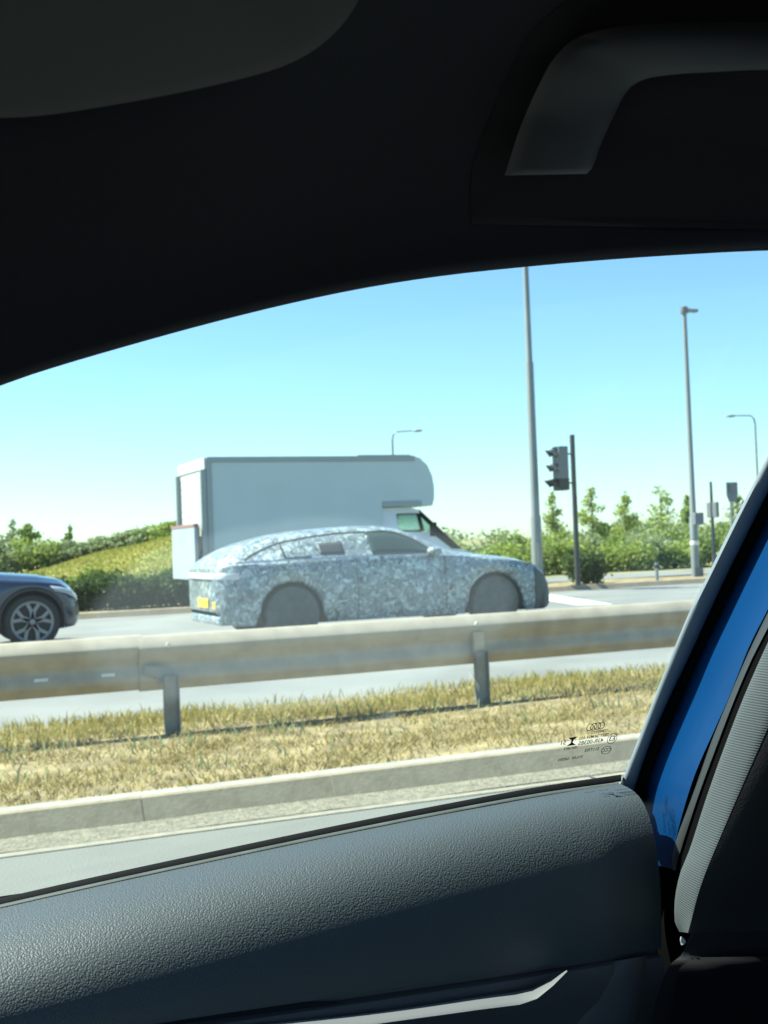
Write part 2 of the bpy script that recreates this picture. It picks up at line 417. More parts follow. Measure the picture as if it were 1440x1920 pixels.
# verge between the carriageways
def verge_z(x, y):
    t = np.clip((y - 5.49) / 1.3, 0, 1)
    return .10 - .075 * t * t * (3 - 2 * t) + .018 * math.sin(x * 1.7 + y * 2.1) * math.sin(y * 3.3) * min(1, (y - 5.4) * 1.4)
sheet('grass_verge', -30, 50, 5.485, 8.56, 0, M['straw'], 400, 34, verge_z)

def blades(name, n, xr, yr, zf, m, hmin, hmax, w, dens=None, lean=.6, label=None):
    P = []; k = 0
    xs = rng.uniform(*xr, n * 3); ys = rng.uniform(*yr, n * 3)
    keep = np.ones(len(xs), bool) if dens is None else rng.random(len(xs)) < dens(xs, ys)
    xs, ys = xs[keep][:n], ys[keep][:n]; n = len(xs)
    zs = np.array([zf(x, y) for x, y in zip(xs, ys)]) - .005
    h = rng.uniform(hmin, hmax, n) * rng.uniform(.6, 1, n); a = rng.uniform(0, 2 * np.pi, n); la = rng.uniform(0, 2 * np.pi, n); ll = h * rng.uniform(.1, lean * 1.6, n)
    dx, dy = np.cos(a) * w / 2, np.sin(a) * w / 2
    tx, ty = np.cos(la) * ll, np.sin(la) * ll
    V = np.empty((n, 5, 3))
    V[:, 0] = np.c_[xs - dx, ys - dy, zs]; V[:, 1] = np.c_[xs + dx, ys + dy, zs]
    V[:, 2] = np.c_[xs + dx * .8 + tx * .35, ys + dy * .8 + ty * .35, zs + h * .6]; V[:, 3] = np.c_[xs - dx * .8 + tx * .35, ys - dy * .8 + ty * .35, zs + h * .6]
    V[:, 4] = np.c_[xs + tx, ys + ty, zs + h]
    me = bpy.data.meshes.new(name); i = np.arange(n) * 5
    quads = np.c_[i, i + 1, i + 2, i + 3]; tris = np.c_[i + 3, i + 2, i + 4]
    me.vertices.add(n * 5); me.vertices.foreach_set('co', V.ravel())
    me.loops.add(n * 7); me.polygons.add(n * 2)
    li = np.concatenate([quads.ravel(), tris.ravel()]); me.loops.foreach_set('vertex_index', li.astype(np.int32))
    ls = np.concatenate([np.arange(n) * 4, n * 4 + np.arange(n) * 3]); me.polygons.foreach_set('loop_start', ls.astype(np.int32))
    me.update(calc_edges=True); me.materials.append(m)
    o = bpy.data.objects.new(name, me); COL.objects.link(o)
    return tag(o, label, 'grass', kind='stuff')
def lump(x, y, s, ph=0):
    return .5 + .5 * np.sin(x * s + ph) * np.sin(y * s * 1.6 + ph * 2 + np.sin(x * s * .7))
blades('dry_grass', 42000, (-1.5, 8.5), (5.5, 8.3), verge_z, M['grass'], .015, .07, .008, lambda x, y: .04 + .96 * (.55 * lump(x, y, 2.7) + .45 * lump(x, y, 7.3, 1)) ** 2.2, 1.4,
       'short dry straw coloured grass covering the strip under the crash barrier')
blades('green_grass', 9000, (-1.5, 8.8), (7.7, 8.7), verge_z, M['grass_green'], .03, .11, .009, lambda x, y: .15 + .85 * lump(x, y, 1.9, 2), .5,
       'taller yellow green grass along the far edge of the barrier strip')
def tuft_d(x, y): return np.clip(lump(x, y, 4.1, 5) * 2.2 - 1.25, 0, 1)
blades('green_weeds', 900, (-1.5, 8.5), (6.0, 8.2), verge_z, M['leaf_grey'], .05, .16, .014, tuft_d, .8, 'patches of greener weeds among the dry grass')

# painted lines on the far carriageway
for y, ks in ((12.1, range(-4, 8)), (18.4, (-4, -3, -2, 4, 5, 6, 7))):
    for k in ks:
        sheet('lane_dash', k * 6.0 + .9, k * 6.0 + 2.9, y, y + .12, .004, M['paint'])
b = MB(); b.add([pZ(1005, 1111, .004), pZ(1005, 1122, .004), pZ(1080, 1134, .004), pZ(1150, 1133, .004)], [(0, 1, 2, 3)]); tag(b.build('road_marking', M['paint']), kind='structure')

# far verge, path, bank
sheet('far_verge', -60, 90, 22.28, 24.5, .085, M['straw'], 200, 10, lambda x, y: .085 + .012 * math.sin(x * 1.3 + y))
sheet('far_path', 9, 90, 24.5, 27.3, .10, M['tarmac_far'])
sheet('far_field', -90, 300, 27.3, 160, .09, M['field'])
def crest(x): return float(np.clip(.80 + .22 * (x - 3.7), .55, 1.62))
def bank_z(x, y):
    t = np.clip((y - 24.4) / 7.0, 0, 1); s = t * t * (3 - 2 * t)
    e = np.clip((13 - x) / 3.5, 0, 1)
    return .06 + (crest(x) - .06) * s * e + .04 * math.sin(x * 2.1) * math.sin(y * 1.3) * s
sheet('grass_bank', -40, 13.5, 24.4, 46, 0, M['bank'], 160, 60, bank_z)
blades('bank_grass', 24000, (1.5, 10), (25.5, 32.5), bank_z, leaf_mat('bank grass', [(.28, .30, .05), (.36, .34, .08), (.42, .35, .11), (.22, .27, .045)], .8, .4), .04, .10, .03, None, .6, 'yellow green grass on the bank behind the hedge')

# ------------------------------------------------------------------ crash barrier
br = empty('crash_barrier', (0, 7.75, 0), 'galvanised steel crash barrier on posts along the dry grass strip', 'barrier')
RX = 7.75
prof = [(.066, .650), (.062, .662), (.045, .664), (.02, .652), (-.044, .602), (-.054, .588), (-.054, .560), (-.040, .520), (-.012, .475), (-.010, .462), (-.024, .425), (-.036, .395), (-.036, .375), (-.024, .345), (.004, .316), (.012, .303)]
def beam(x0, x1, dy, slots, dz=0):
    b = MB(); pr = [Vector((y, z)) for y, z in prof]; th = []
    for i, p in enumerate(pr):
        a, c = pr[max(0, i - 1)], pr[min(len(pr) - 1, i + 1)]; t = (c - a).normalized(); th.append(p + Vector((-t.y, t.x)) * .004)
    ring = [(p.x, p.y) for p in pr] + [(p.x, p.y) for p in th[::-1]]
    b.grid([[(x, dy + y, z + dz) for y, z in ring] for x in (x0, x1)], close=True)
    k = len(b.v); n = len(ring)
    b.f.append(tuple(range(k - n, k))); b.f.append(tuple(range(k - 2 * n, k - n)))
    o = b.build('beam', M['galv'], br, smooth=35)
    for sx in slots:
        s = MB(); s.box((sx, dy - .029, .43), (.085, .004, .020)); s.build('slot', M['paint'], o)
for k in range(-4, 9):
    x0 = 1.5 + 4.62 * k
    beam(x0 - (.03 if k % 2 else .0), x0 + 4.62 + (.03 if k % 2 else 0.0), .012 * (k % 2), [x0 + 4.62 - .62, x0 + 4.62 - .2] if k == -1 else [], .009 * (k % 2))
for k in range(-8, 16):
    x = 1.69 + 2.285 * k
    b = MB(); b.prism([(x - .045, -.2), (x + .045, -.2), (x + .045, .40), (x - .045, .40)], -.105, -.095)
    b.box((x - .045, -.085, .10), (.008, .03, .6)); b.box((x + .045, -.115, .10), (.008, .03, .6))
    o = b.build('post', M['galv_post'], br)
    s = MB()
    if k % 2: s.box((x, -.066, .46), (.085, .03, .16))
    else: s.add([(x - .055, -.094, .36), (x + .045, -.094, .36), (x + .03, -.088, .41), (x - .02, -.075, .455), (x - .10, -.062, .475), (x - .16, -.06, .47), (x - .16, -.06, .42), (x - .09, -.07, .40)], [(0, 1, 2, 3, 4, 5, 6, 7)])
    s.build('bracket', M['galv'] if k % 2 else M['galv_post'], o, solid=0 if k % 2 else .008)
    s = MB(); s.lathe([(0, -.012), (.016, -.012), (.016, 0)], (x + .0, -.05, .60), 8); s.build('bolt', M['paint'], o)

# ------------------------------------------------------------------ cars built from sections
def car_body(P, z_arch=None):
    """returns section function: half section of (y, z) points at local x"""
    def section(x):
        zs, zr, wm, wr = interp(x, P['zs']), interp(x, P['zr']), interp(x, P['wm']), interp(x, P['wr'])
        zb = interp(x, P['zb'])
        for xc, R in P['arch']:
            if abs(x - xc) < R: zb = max(zb, P['zc'] + math.sqrt(R * R - (x - xc) ** 2))
        zb = min(zb, zs - .06); h = zs - zb
        g = min(1.0, max(0.0, (zr - zs) / .25))      # how much greenhouse there is
        ws = wm * .945
        pts = [(wm * .93, zb), (wm * .975, zb + .10 * h), (wm * .995, zb + .30 * h), (wm, zb + .52 * h), (wm * .985, zb + .78 * h), (wm * .965, zb + .93 * h), (ws, zs)]
        top = zr - .07 * g - .012
        for s in (.08, .36, .68, 1.0):
            yy = ws - .02 * g + (wr - ws + .02 * g) * (s ** 1.25 if g > .5 else s)
            pts.append((yy, zs + (top - zs) * s))
        pts += [(wr * .90, zr - .04 * g - .006), (wr * .62, zr - .010 * g - .002), (wr * .3, zr - .002), (0, zr)]
        return pts
    return section
def car_stations(P, L):
    xs = set(np.round(np.linspace(0, L, 45), 3))
    for xc, R in P['arch']:
        for t in np.linspace(-1, 1, 25): xs.add(round(xc + R * math.sin(t * math.pi / 2) * .9995, 4))
    return sorted(xs)
def body_mesh(P, L, m, parent, name='body'):
    sec = car_body(P); b = MB(); rows = []
    for x in car_stations(P, L):
        h = sec(x); rows.append([(x, -y, z) for y, z in h] + [(x, y, z) for y, z in h[-2::-1]])
    b.grid(rows); n = len(rows[0])
    for r in (0, len(rows) - 1):
        c = len(b.v); pts = [b.v[r * n + i] for i in range(n)]
        b.v.append(tuple(np.mean(pts, axis=0)));
        for i in range(n - 1): b.f.append((r * n + i, r * n + i + 1, c))
        b.f.append((r * n + n - 1, r * n, c))
    return b.build(name, m, parent, smooth=38)
def side_patch(P, top, bot, out, name, m, parent, side=-1, n=14, rows=5):
    """panel following the greenhouse side between two (x, z) curves, standing `out` proud, with thickness"""
    sec = car_body(P)
    def y_at(x, z):
        h = sec(x); zz = [q[1] for q in h[6:11]]; yy = [q[0] for q in h[6:11]]
        return float(np.interp(z, zz, yy))
    def pt(A, s):
        A = np.array(A); d = np.r_[0, np.cumsum(np.linalg.norm(np.diff(A, axis=0), axis=1))]; d /= d[-1]
        return np.array([np.interp(s, d, A[:, 0]), np.interp(s, d, A[:, 1])])
    b = MB(); R = []
    for j in range(rows):
        r = []
        for i in range(n):
            s = i / (n - 1); q = pt(top, s) * (1 - j / (rows - 1)) + pt(bot, s) * (j / (rows - 1))
            r.append((q[0], side * (y_at(q[0], q[1]) + out), q[1]))
        R.append(r)
    b.grid(R)
    return b.build(name, m, parent, smooth=40, solid=.006)
def add_wheel(parent, x, y, R, style, side):
    """side -1: outer face towards -y"""
    hub = MB(); hub.lathe([(R - .09, -.10 * 1), (R - .02, -.105), (R, -.07), (R, .07), (R - .02, .105), (R - .09, .10)], (x, y, R), 40)
    w = hub.build('wheel', M['tyre'], parent, smooth=40)
    f = side * .1
    if style == 'cover':
        c = MB(); c.lathe([(0, f * 1.12), (.06, f * 1.12), (R - .12, f * 1.02), (R - .035, f * .95), (R - .03, f * .5)], (x, y, R), 40)
        c.build('wheel_cover', M['wheel_cover'], w, smooth=40)
        c.v and w.data.materials.clear(); w.data.materials.append(M['wheel_cover'])
        for k in range(0):
            s = MB(); t = 2 * math.pi * k / 5 + .3; s.lathe([(0, f * 1.16), (.03, f * 1.16), (.03, f)], (x + .15 * math.cos(t), y, R + .15 * math.sin(t)), 10); s.build('cap', M['under'], w)
    else:
        c = MB(); c.lathe([(R - .115, f * .2), (R - .115, f * .95), (R - .095, f * 1.04), (R - .08, f * .98), (R - .09, f * .5)], (x, y, R), 40); c.build('rim', M['alloy'], w, smooth=40)
        c = MB(); c.lathe([(0, f * .45), (R - .1, f * .45)], (x, y, R), 32); c.build('brake_disc', M['under'], w)
        c = MB(); c.lathe([(0, f * .96), (.035, f * .95), (.06, f * .80), (.06, f * .5)], (x, y, R), 20); c.build('hub', M['alloy'], w, smooth=40)
        for k in range(5):
            t = 2 * math.pi * k / 5 + .25; s = MB()
            def q(r, a, o): return (x + r * math.cos(a), y + o, R + r * math.sin(a))
            ro = R - .11
            for sg in (-1, 1):                    # Y spoke: stem then two arms
                ring = []
                for (r, a0, hw) in ((.04, 0, .036), (.13, sg * .10, .024), (ro, sg * .30, .021)):
                    for o in (f * .93, f * .6): ring.append([q(r, t + a0 - hw / r, o), q(r, t + a0 + hw / r, o)])
                vs_ = [p for rr in ring for p in rr]
                s.add(vs_, [(0, 1, 5, 4), (4, 5, 9, 8), (2, 6, 7, 3), (6, 10, 11, 7), (0, 4, 6, 2), (4, 8, 10, 6), (1, 3, 7, 5), (5, 7, 11, 9)])
            s.build('spoke', M['alloy'], w)
    return w
def arch_liner(parent, x, y0, y1, R, zc, m=None):
    b = MB(); rows = []
    for yy in (y0, y1): rows.append([(x + R * math.cos(t), yy, zc + R * math.sin(t)) for t in np.linspace(-.25, math.pi + .25, 24)])
    b.grid(rows); k = len(b.v); b.f.append(tuple(range(24, 48)))
    return b.build('arch_liner', m or M['under'], parent, smooth=60)

# --- camouflaged fastback prototype
CX, CY = 3.60, 14.97
P1 = dict(
    zs=[(0, .93), (.12, .985), (.3, 1.0), (1.2, 1.02), (2.2, 1.03), (2.9, 1.03), (3.4, 1.005), (4.24, .93), (4.76, .845), (5.0, .72), (5.15, .56), (5.27, .40)],
    zr=[(0, .97), (.10, 1.07), (.22, 1.145), (.47, 1.25), (.75, 1.315), (1.06, 1.373), (1.4, 1.415), (1.8, 1.443), (2.2, 1.455), (2.5, 1.448), (2.75, 1.41), (2.95, 1.345), (3.2, 1.21), (3.42, 1.085), (3.6, 1.055), (4.24, .985), (4.55, .945), (4.76, .89), (5.0, .76), (5.15, .60), (5.27, .44)],
    wm=[(0, .70), (.06, .80), (.15, .87), (.35, .935), (.8, .975), (2, .97), (4.2, .98), (4.7, .94), (4.95, .86), (5.12, .74), (5.22, .62), (5.27, .52)],
    wr=[(0, .60), (.22, .66), (.5, .62), (1, .60), (2, .61), (2.9, .62), (3.3, .70), (3.6, .74), (4.24, .72), (4.8, .66), (5.1, .52), (5.27, .4)],
    zb=[(0, .42), (.06, .30), (.2, .24), (5.0, .22), (5.2, .26), (5.27, .32)], arch=[(1.07, .415), (3.95, .415)], zc=.345)
def rx(x):                                    # true overhangs, measured from the wheels
    return 1.07 - (1.07 - x) * .86 if x < 1.07 else 3.95 + (x - 3.95) * .80 if x > 3.95 else x
for _k in ('zs', 'zr', 'wm', 'wr', 'zb'): P1[_k] = [(rx(a), c) for a, c in P1[_k]]
X0, X1 = rx(0), rx(5.27)
_bm = body_mesh
def body_mesh_from(P, x0, x1, m, parent):
    sec = car_body(P); b = MB(); rows = []
    xs = [x for x in car_stations(P, 5.27) if x0 < x < x1] + [x0, x1]
    for x in sorted(xs):
        h = sec(x); rows.append([(x, -y, z) for y, z in h] + [(x, y, z) for y, z in h[-2::-1]])
    b.grid(rows); n = len(rows[0])
    for r in (0, len(rows) - 1):
        c = len(b.v); b.v.append(tuple(np.mean([b.v[r * n + i] for i in range(n)], axis=0)))
        for i in range(n - 1): b.f.append((r * n + i, r * n + i + 1, c))
        b.f.append((r * n + n - 1, r * n, c))
    return b.build('body', m, parent, smooth=38)
cc = empty('prototype_car', (CX, CY, 0), 'fastback car wrapped in grey blue camouflage pattern passing in front of the box van', 'car')
body_mesh_from(P1, X0, X1, M['camo'], cc)
b = MB(); b.box((2.55, 0, .27), (4.2, 1.5, .1)); b.build('floor', M['under'], cc)
for x in (1.07, 3.95):
    for s in (-1, 1):
        arch_liner(cc, x, s * .93, s * .70, .412, .345, M['wheel_cover'])
        add_wheel(cc, x, s * .845, .36, 'cover', s)
for s in (-1, 1):
    side_patch(P1, [(2.19, 1.355), (2.45, 1.365), (2.66, 1.335), (2.86, 1.25), (3.08, 1.09)], [(2.20, 1.06), (2.45, 1.06), (2.65, 1.06), (2.88, 1.06), (3.12, 1.055)], .004, 'front_window', M['car_glass'], cc, s)
    side_patch(P1, [(2.2, 1.37), (2.45, 1.38), (2.66, 1.35), (2.87, 1.265), (3.10, 1.10)], [(2.2, 1.355), (2.45, 1.365), (2.66, 1.335), (2.85, 1.25), (3.07, 1.09)], .007, 'window_frame', M['under'], cc, s)
    side_patch(P1, [(1.49, 1.235), (1.82, 1.25)], [(1.49, 1.09), (1.82, 1.09)], .005, 'rear_door_window', mat('covered window', (.05, .055, .06), .5), cc, s)
    side_patch(P1, [(1.00, 1.27), (1.02, 1.27)], [(1.00, 1.06), (1.03, 1.06)], .005, 'window_edge', M['under'], cc, s)
    side_patch(P1, [(1.00, 1.075), (1.36, 1.08)], [(1.00, 1.06), (1.36, 1.065)], .005, 'window_edge', M['under'], cc, s)
    side_patch(P1, [(.48, 1.06), (.62, 1.14), (.80, 1.205), (1.0, 1.27), (1.4, 1.332), (1.8, 1.366), (2.2, 1.376)], [(.51, 1.055), (.64, 1.118), (.80, 1.182), (1.0, 1.250), (1.4, 1.314), (1.8, 1.350), (2.2, 1.362)], .005, 'roof_line_trim', M['under'], cc, s, n=40, rows=2)
    side_patch(P1, [(.30, 1.035), (1.2, 1.052), (2.2, 1.06), (2.9, 1.06), (3.2, 1.05)], [(.30, 1.022), (1.2, 1.038), (2.2, 1.046), (2.9, 1.046), (3.2, 1.036)], .008, 'belt_strip', M['chrome'], cc, s, n=30, rows=2)
    b = MB(); b.lathe([(0, -.11), (.05, -.10), (.085, -.04), (.085, .03), (.05, .09), (0, .1)], (3.02, s * 1.02, 1.08), 14, 'y')
    for i, v in enumerate(b.v): b.v[i] = (3.02 + (v[0] - 3.02) * 1.15, v[1], 1.08 + (v[2] - 1.08) * .75)
    mo = b.build('door_mirror', M['camo'], cc, smooth=50)
    b = MB(); b.box((3.0, s * .93, 1.03), (.06, .12, .035)); b.build('stalk', M['under'], mo, bevel=.01)
    sec = car_body(P1)                        # shut lines of the doors
    for xd in (1.95, 3.20):
        b = MB(); pts = [(xd, s * (y + .002), z) for y, z in sec(xd)[1:7]]; b.grid([[(p[0] - .005, p[1], p[2]) for p in pts], [(p[0] + .005, p[1], p[2]) for p in pts]]); b.build('door_gap', M['under'], cc)
    b = MB(); b.box((.50, s * .955, .885), (.0, .0, .0))
# rear: tail lamp bar, number plate, lower diffuser; front: dark grille cover
b = MB(); rows = []
for x, yy in ((.30, -.90), (.13, -.855), (.03, -.76), (-.012, -.5), (-.016, 0), (-.012, .5), (.03, .76), (.13, .855), (.30, .90)): x = rx(x); rows.append([(x, yy * 1.012, .905), (x - .012, yy * 1.012, .895), (x - .012, yy * 1.012, .835), (x, yy * 1.012, .825)])
b.grid(rows); b.build('tail_lamp_bar', M['red_lamp'], cc, smooth=40)
b = MB(); b.box((X0 - .012, -.1, .52), (.02, .52, .115)); b.build('number_plate', M['yellow'], cc, bevel=.004)
b = MB(); b.box((rx(.02), -.60, .50), (.05, .14, .10)); b.build('reflector', M['yellow'], cc, bevel=.01)
b = MB(); b.box((rx(.14), 0, .31), (.20, 1.45, .12)); b.build('diffuser', M['camo'], cc, bevel=.03)
rows = []
for t in np.linspace(-1, 1, 13):
    yy = .66 * t; xo = X1 + .02 - .22 * abs(t) ** 2.6
    rows.append([(xo - .17, yy, .78), (xo + .0, yy, .64), (xo + .03, yy, .45), (xo - .01, yy, .27)])
b = MB(); b.grid(rows); b.build('grille_cover', mat('dark nose cover', (.09, .10, .105), .7, var=.2, vscale=30), cc, smooth=50, solid=.02)

for s in (-1, 1):                             # dark cover wrapped round the front corner
    sec = car_body(P1); b = MB(); rows = []
    for x in np.linspace(4.57, X1 - .002, 14):
        h = sec(x); rows.append([(x + .004, s * (y + .009), z) for y, z in h[0:6]])
    b.grid(rows); b.build('corner_cover', mat('corner cover', (.055, .07, .068), .6, var=.2, vscale=20), cc, smooth=40)

# --- navy car entering at the left
BX, BY = -2.28, 16.72
P2 = dict(
    zs=[(0, .85), (.15, 1.0), (1, 1.03), (3.2, 1.0), (3.6, .965), (4.1, .93), (4.45, .88), (4.6, .80), (4.70, .70), (4.75, .60)],
    zr=[(0, 1.0), (.25, 1.35), (.6, 1.55), (1.2, 1.64), (2.2, 1.66), (2.7, 1.58), (3.1, 1.34), (3.45, 1.12), (3.6, 1.065), (4.1, 1.015), (4.4, .965), (4.55, .915), (4.66, .83), (4.72, .74), (4.75, .64)],
    wm=[(0, .75), (.1, .86), (.3, .93), (1, .95), (3.8, .95), (4.2, .93), (4.5, .87), (4.65, .78), (4.75, .62)],
    wr=[(0, .6), (.3, .62), (1.2, .62), (2.5, .62), (3.1, .66), (3.5, .74), (4.1, .74), (4.5, .66), (4.75, .5)],
    zb=[(0, .45), (.15, .30), (4.55, .25), (4.70, .27), (4.75, .34)], arch=[(1.05, .405), (3.99, .405)], zc=.36)
def rx2(x): return 3.99 + (x - 3.99) * .84 if x > 3.99 else x
for _k in ('zs', 'zr', 'wm', 'wr', 'zb'): P2[_k] = [(rx2(a), c - (.055 if _k in ('zs', 'zr') and a >= 3.4 else 0)) for a, c in P2[_k]]
bc = empty('suv', (BX, BY, 0), 'navy blue car with alloy wheels cut off by the left edge of the view', 'car')
body_mesh_from(P2, 0, rx2(4.75), M['navy'], bc)
b = MB(); b.box((2.3, 0, .33), (4.2, 1.5, .12)); b.build('floor', M['under'], bc)
for x in (1.05, 3.99):
    for s in (-1, 1):
        arch_liner(bc, x, s * .90, s * .5, .40, .36)
        add_wheel(bc, x, s * .83, .355, 'alloy', s)
for s in (-1, 1):
    side_patch(P2, [(.9, 1.5), (1.6, 1.54), (2.4, 1.50), (2.9, 1.28)], [(.9, 1.07), (1.6, 1.07), (2.4, 1.07), (3.05, 1.07)], .004, 'side_window', M['car_glass'], bc, s)
    b = MB(); b.grid([[(rx2(x), y, z - .055) for x, y, z in r] for r in [[(4.28, s * .925, .865), (4.46, s * .88, .84), (4.60, s * .80, .80), (4.69, s * .70, .74)], [(4.33, s * .94, .805), (4.5, s * .895, .765), (4.63, s * .825, .71), (4.72, s * .70, .66)]]]); b.build('headlight', M['lamp_glass'], bc, smooth=50, solid=.012)
    rows = [[(3.99 + r * math.cos(t), s * (.955 - .03 * max(0, math.cos(t)) ** 4), .36 + r * math.sin(t)) for t in np.linspace(-.1, math.pi + .1, 26)] for r in (.40, .425)]
    b = MB(); b.grid(rows); b.build('arch_trim', M['navy_dark'], bc, solid=.02)
rows = []
for t in np.linspace(-1, 1, 13):
    xo = rx2(4.775) - .28 * abs(t) ** 2.4; rows.append([(xo, .84 * t, .50), (xo + .01, .84 * t, .38), (xo - .06, .84 * t, .24), (xo - .25, .84 * t, .22)])
b = MB(); b.grid(rows); b.build('bumper', M['navy_dark'], bc, smooth=50, solid=.02)
b = MB(); b.box((rx2(4.765), 0, .56), (.03, .9, .16)); b.build('grille', M['black'], bc, bevel=.02)

# ------------------------------------------------------------------ box van
VX, VY = 5.09, 19.75
vn = empty('box_van', (VX, VY, 0), 'white box van with overcab body and folded tail lift, behind the camouflaged car', 'van')
W = 1.96
b = MB(); b.prism([(.0, 1.02), (3.27, 1.02), (3.27, 1.86), (4.28, 1.86), (4.325, 1.98), (4.335, 2.2), (4.30, 2.42), (4.21, 2.62), (4.06, 2.755), (3.92, 2.795), (.0, 2.79)], 0, W); b.build('box', M['white'], vn, bevel=.015)
b = MB(); b.box((1.98, -.008, 2.745), (3.93, .022, .10)); b.build('top_rail', M['trim_grey'], vn, bevel=.004)
b = MB(); b.box((3.33, -.012, 2.80), (1.05, .03, .025)); b.build('roof_gutter', M['trim_grey'], vn)
b = MB(); b.box((.045, -.010, 1.87), (.09, .024, 1.66)); b.build('corner_post', M['trim_grey'], vn, bevel=.006)
b = MB(); b.box((1.68, -.008, 1.06), (3.2, .022, .09)); b.build('lower_rail', M['trim_grey'], vn, bevel=.004)
b = MB(); b.box((3.66, -.010, 1.905), (.78, .024, .10)); b.build('overcab_strip', M['trim_grey'], vn, bevel=.004)
# rear frame: header, posts, roller shutter, tail lift
b = MB(); b.box((-.02, W / 2, 2.685), (.04, W + .02, .20)); b.build('rear_header', M['shutter'], vn, bevel=.008)
for y in (.05, W - .05):
    b = MB(); b.box((-.05, y, 1.75), (.10, .10, 1.66)); b.build('rear_post', M['trim_grey'], vn, bevel=.006)
sh = None
for k in range(11):
    z = 1.06 + k * .14
    b = MB(); b.box((-.012, W / 2, z + .07), (.02, W - .2, .136)); b.build('shutter_slat', M['shutter'], vn, bevel=.004)
b = MB(); b.box((-.19, .95, 1.14), (.07, 1.74, .92)); lift = b.build('tail_lift', mat('tail lift grey', (.36, .41, .41), .5, var=.06, vscale=3), vn, bevel=.008)
b = MB(); b.box((-.19, .95, 1.625), (.085, 1.76, .05)); b.box((-.145, .07, 1.35), (.02, .03, .5)); b.build('lift_edge', M['red'], lift)
for y in (.30, 1.6):
    b = MB(); b.box((-.09, y, 1.15), (.12, .05, .05)); b.box((-.10, y, .85), (.05, .05, .6)); b.build('lift_arm', M['under'], lift)
b = MB(); b.box((1.6, W / 2, .72), (3.4, .8, .28)); b.box((-.02, W / 2, .62), (.12, 1.7, .12)); b.build('chassis', M['under'], vn)
b = MB(); b.box((.12, .3, .83), (.06, .5, .12)); b.build('tail_lamp', M['red'], vn)
for x in (.95, 4.45):
    for y, s in ((.16, -1), (W - .16, 1)):
        add_wheel(vn, x, y, .34, 'cover', s)
    b = MB(); rows = []
# cab shell: across-the-width strip (roof, windscreen, bonnet, nose) plus sides with real openings
cabp = [(3.30, 1.85), (3.85, 1.85), (4.05, 1.79), (4.80, 1.06), (4.90, 1.02), (5.16, .95), (5.27, .86), (5.32, .60), (5.28, .34)]
def strip(i0, i1, name, m, inset=0.0, parent=vn):
    b = MB(); rows = []
    for x, z in cabp[i0:i1 + 1]:
        k = .02 + .13 * max(0, (z - 1.1) / .75); e = .16 * max(0, (x - 4.9) / .4) ** 2
        rows.append([(x - e * abs(t) ** 3, W / 2 + (W / 2 - k - inset) * t, z) for t in np.linspace(-1, 1, 9)])
    b.grid(rows); return b.build(name, m, parent, smooth=45, solid=.02)
strip(0, 2, 'cab_roof', M['van_white']); strip(2, 3, 'windscreen', M['van_glass']); strip(3, 6, 'bonnet', M['van_white']); strip(6, 8, 'front_bumper', M['trim_grey'])
def ky(z): return .02 + .13 * max(0, (z - 1.1) / .75)
def side_poly(poly, y_near, name, m, th=.02):
    b = MB(); vs_ = [(x, (ky(z) if y_near else W - ky(z)), z) for x, z in poly]; b.add(vs_, [tuple(range(len(poly)))]); return b.build(name, m, vn, solid=th)
for near in (True, False):
    side_poly([(3.28, .36), (4.02, .36), (4.12, .62), (4.45, .76), (4.80, .62), (4.88, .36), (5.24, .36), (5.26, .84), (4.86, 1.02), (4.66, 1.05), (4.30, 1.36), (4.05, 1.40), (3.70, 1.42), (3.28, 1.42)], near, 'cab_side', M['van_white'])
    side_poly([(3.28, 1.42), (3.60, 1.42), (3.58, 1.73), (3.28, 1.73)], near, 'door_pillar', M['van_white'])
    side_poly([(3.28, 1.73), (4.06, 1.73), (4.05, 1.79), (3.85, 1.845), (3.28, 1.845)], near, 'door_header', M['van_white'])
    side_poly([(4.06, 1.70), (4.36, 1.36), (4.34, 1.30), (4.66, 1.045), (4.84, 1.045), (4.06, 1.80)], near, 'windscreen_pillar', M['black'])
    side_poly([(4.00, 1.73), (4.06, 1.73), (4.12, 1.40), (4.04, 1.40)], near, 'window_divider', M['black'])
    side_poly([(3.60, 1.42), (4.04, 1.40), (4.00, 1.73), (3.58, 1.73)], near, 'door_window', M['van_glass'], .005)
    side_poly([(4.12, 1.40), (4.34, 1.37), (4.06, 1.715)], near, 'quarter_window', M['van_glass'], .005)
    y = -.0 if near else W
    for q in ([(3.575, 1.71), (4.02, 1.71), (4.02, 1.74), (3.575, 1.74)], [(3.575, 1.40), (4.06, 1.38), (4.06, 1.41), (3.575, 1.43)], [(3.575, 1.40), (3.61, 1.40), (3.60, 1.74), (3.575, 1.74)]):
        b = MB(); b.add([(x, (ky(z) - .006 if near else W - ky(z) + .006), z) for x, z in q], [(0, 1, 2, 3)]); b.build('window_rubber', M['black'], vn, solid=.006)
    b = MB(); b.box((4.22, -.12 if near else W + .12, 1.42), (.09, .16, .26)); b.build('door_mirror', M['black'], vn, bevel=.02)
b = MB(); b.box((4.55, W / 2, 1.05), (.35, W - .3, .18)); b.build('dashboard', M['under'], vn)
b = MB(); b.box((3.29, W / 2, 1.10), (.03, W - .2, 1.45)); b.build('bulkhead', M['white'], vn)
for y in (.55, 1.45):
    b = MB(); b.box((3.50, y, 1.05), (.14, .46, .60)); b.box((3.75, y, .80), (.5, .46, .14)); b.build('seat', M['under'], vn, bevel=.04)

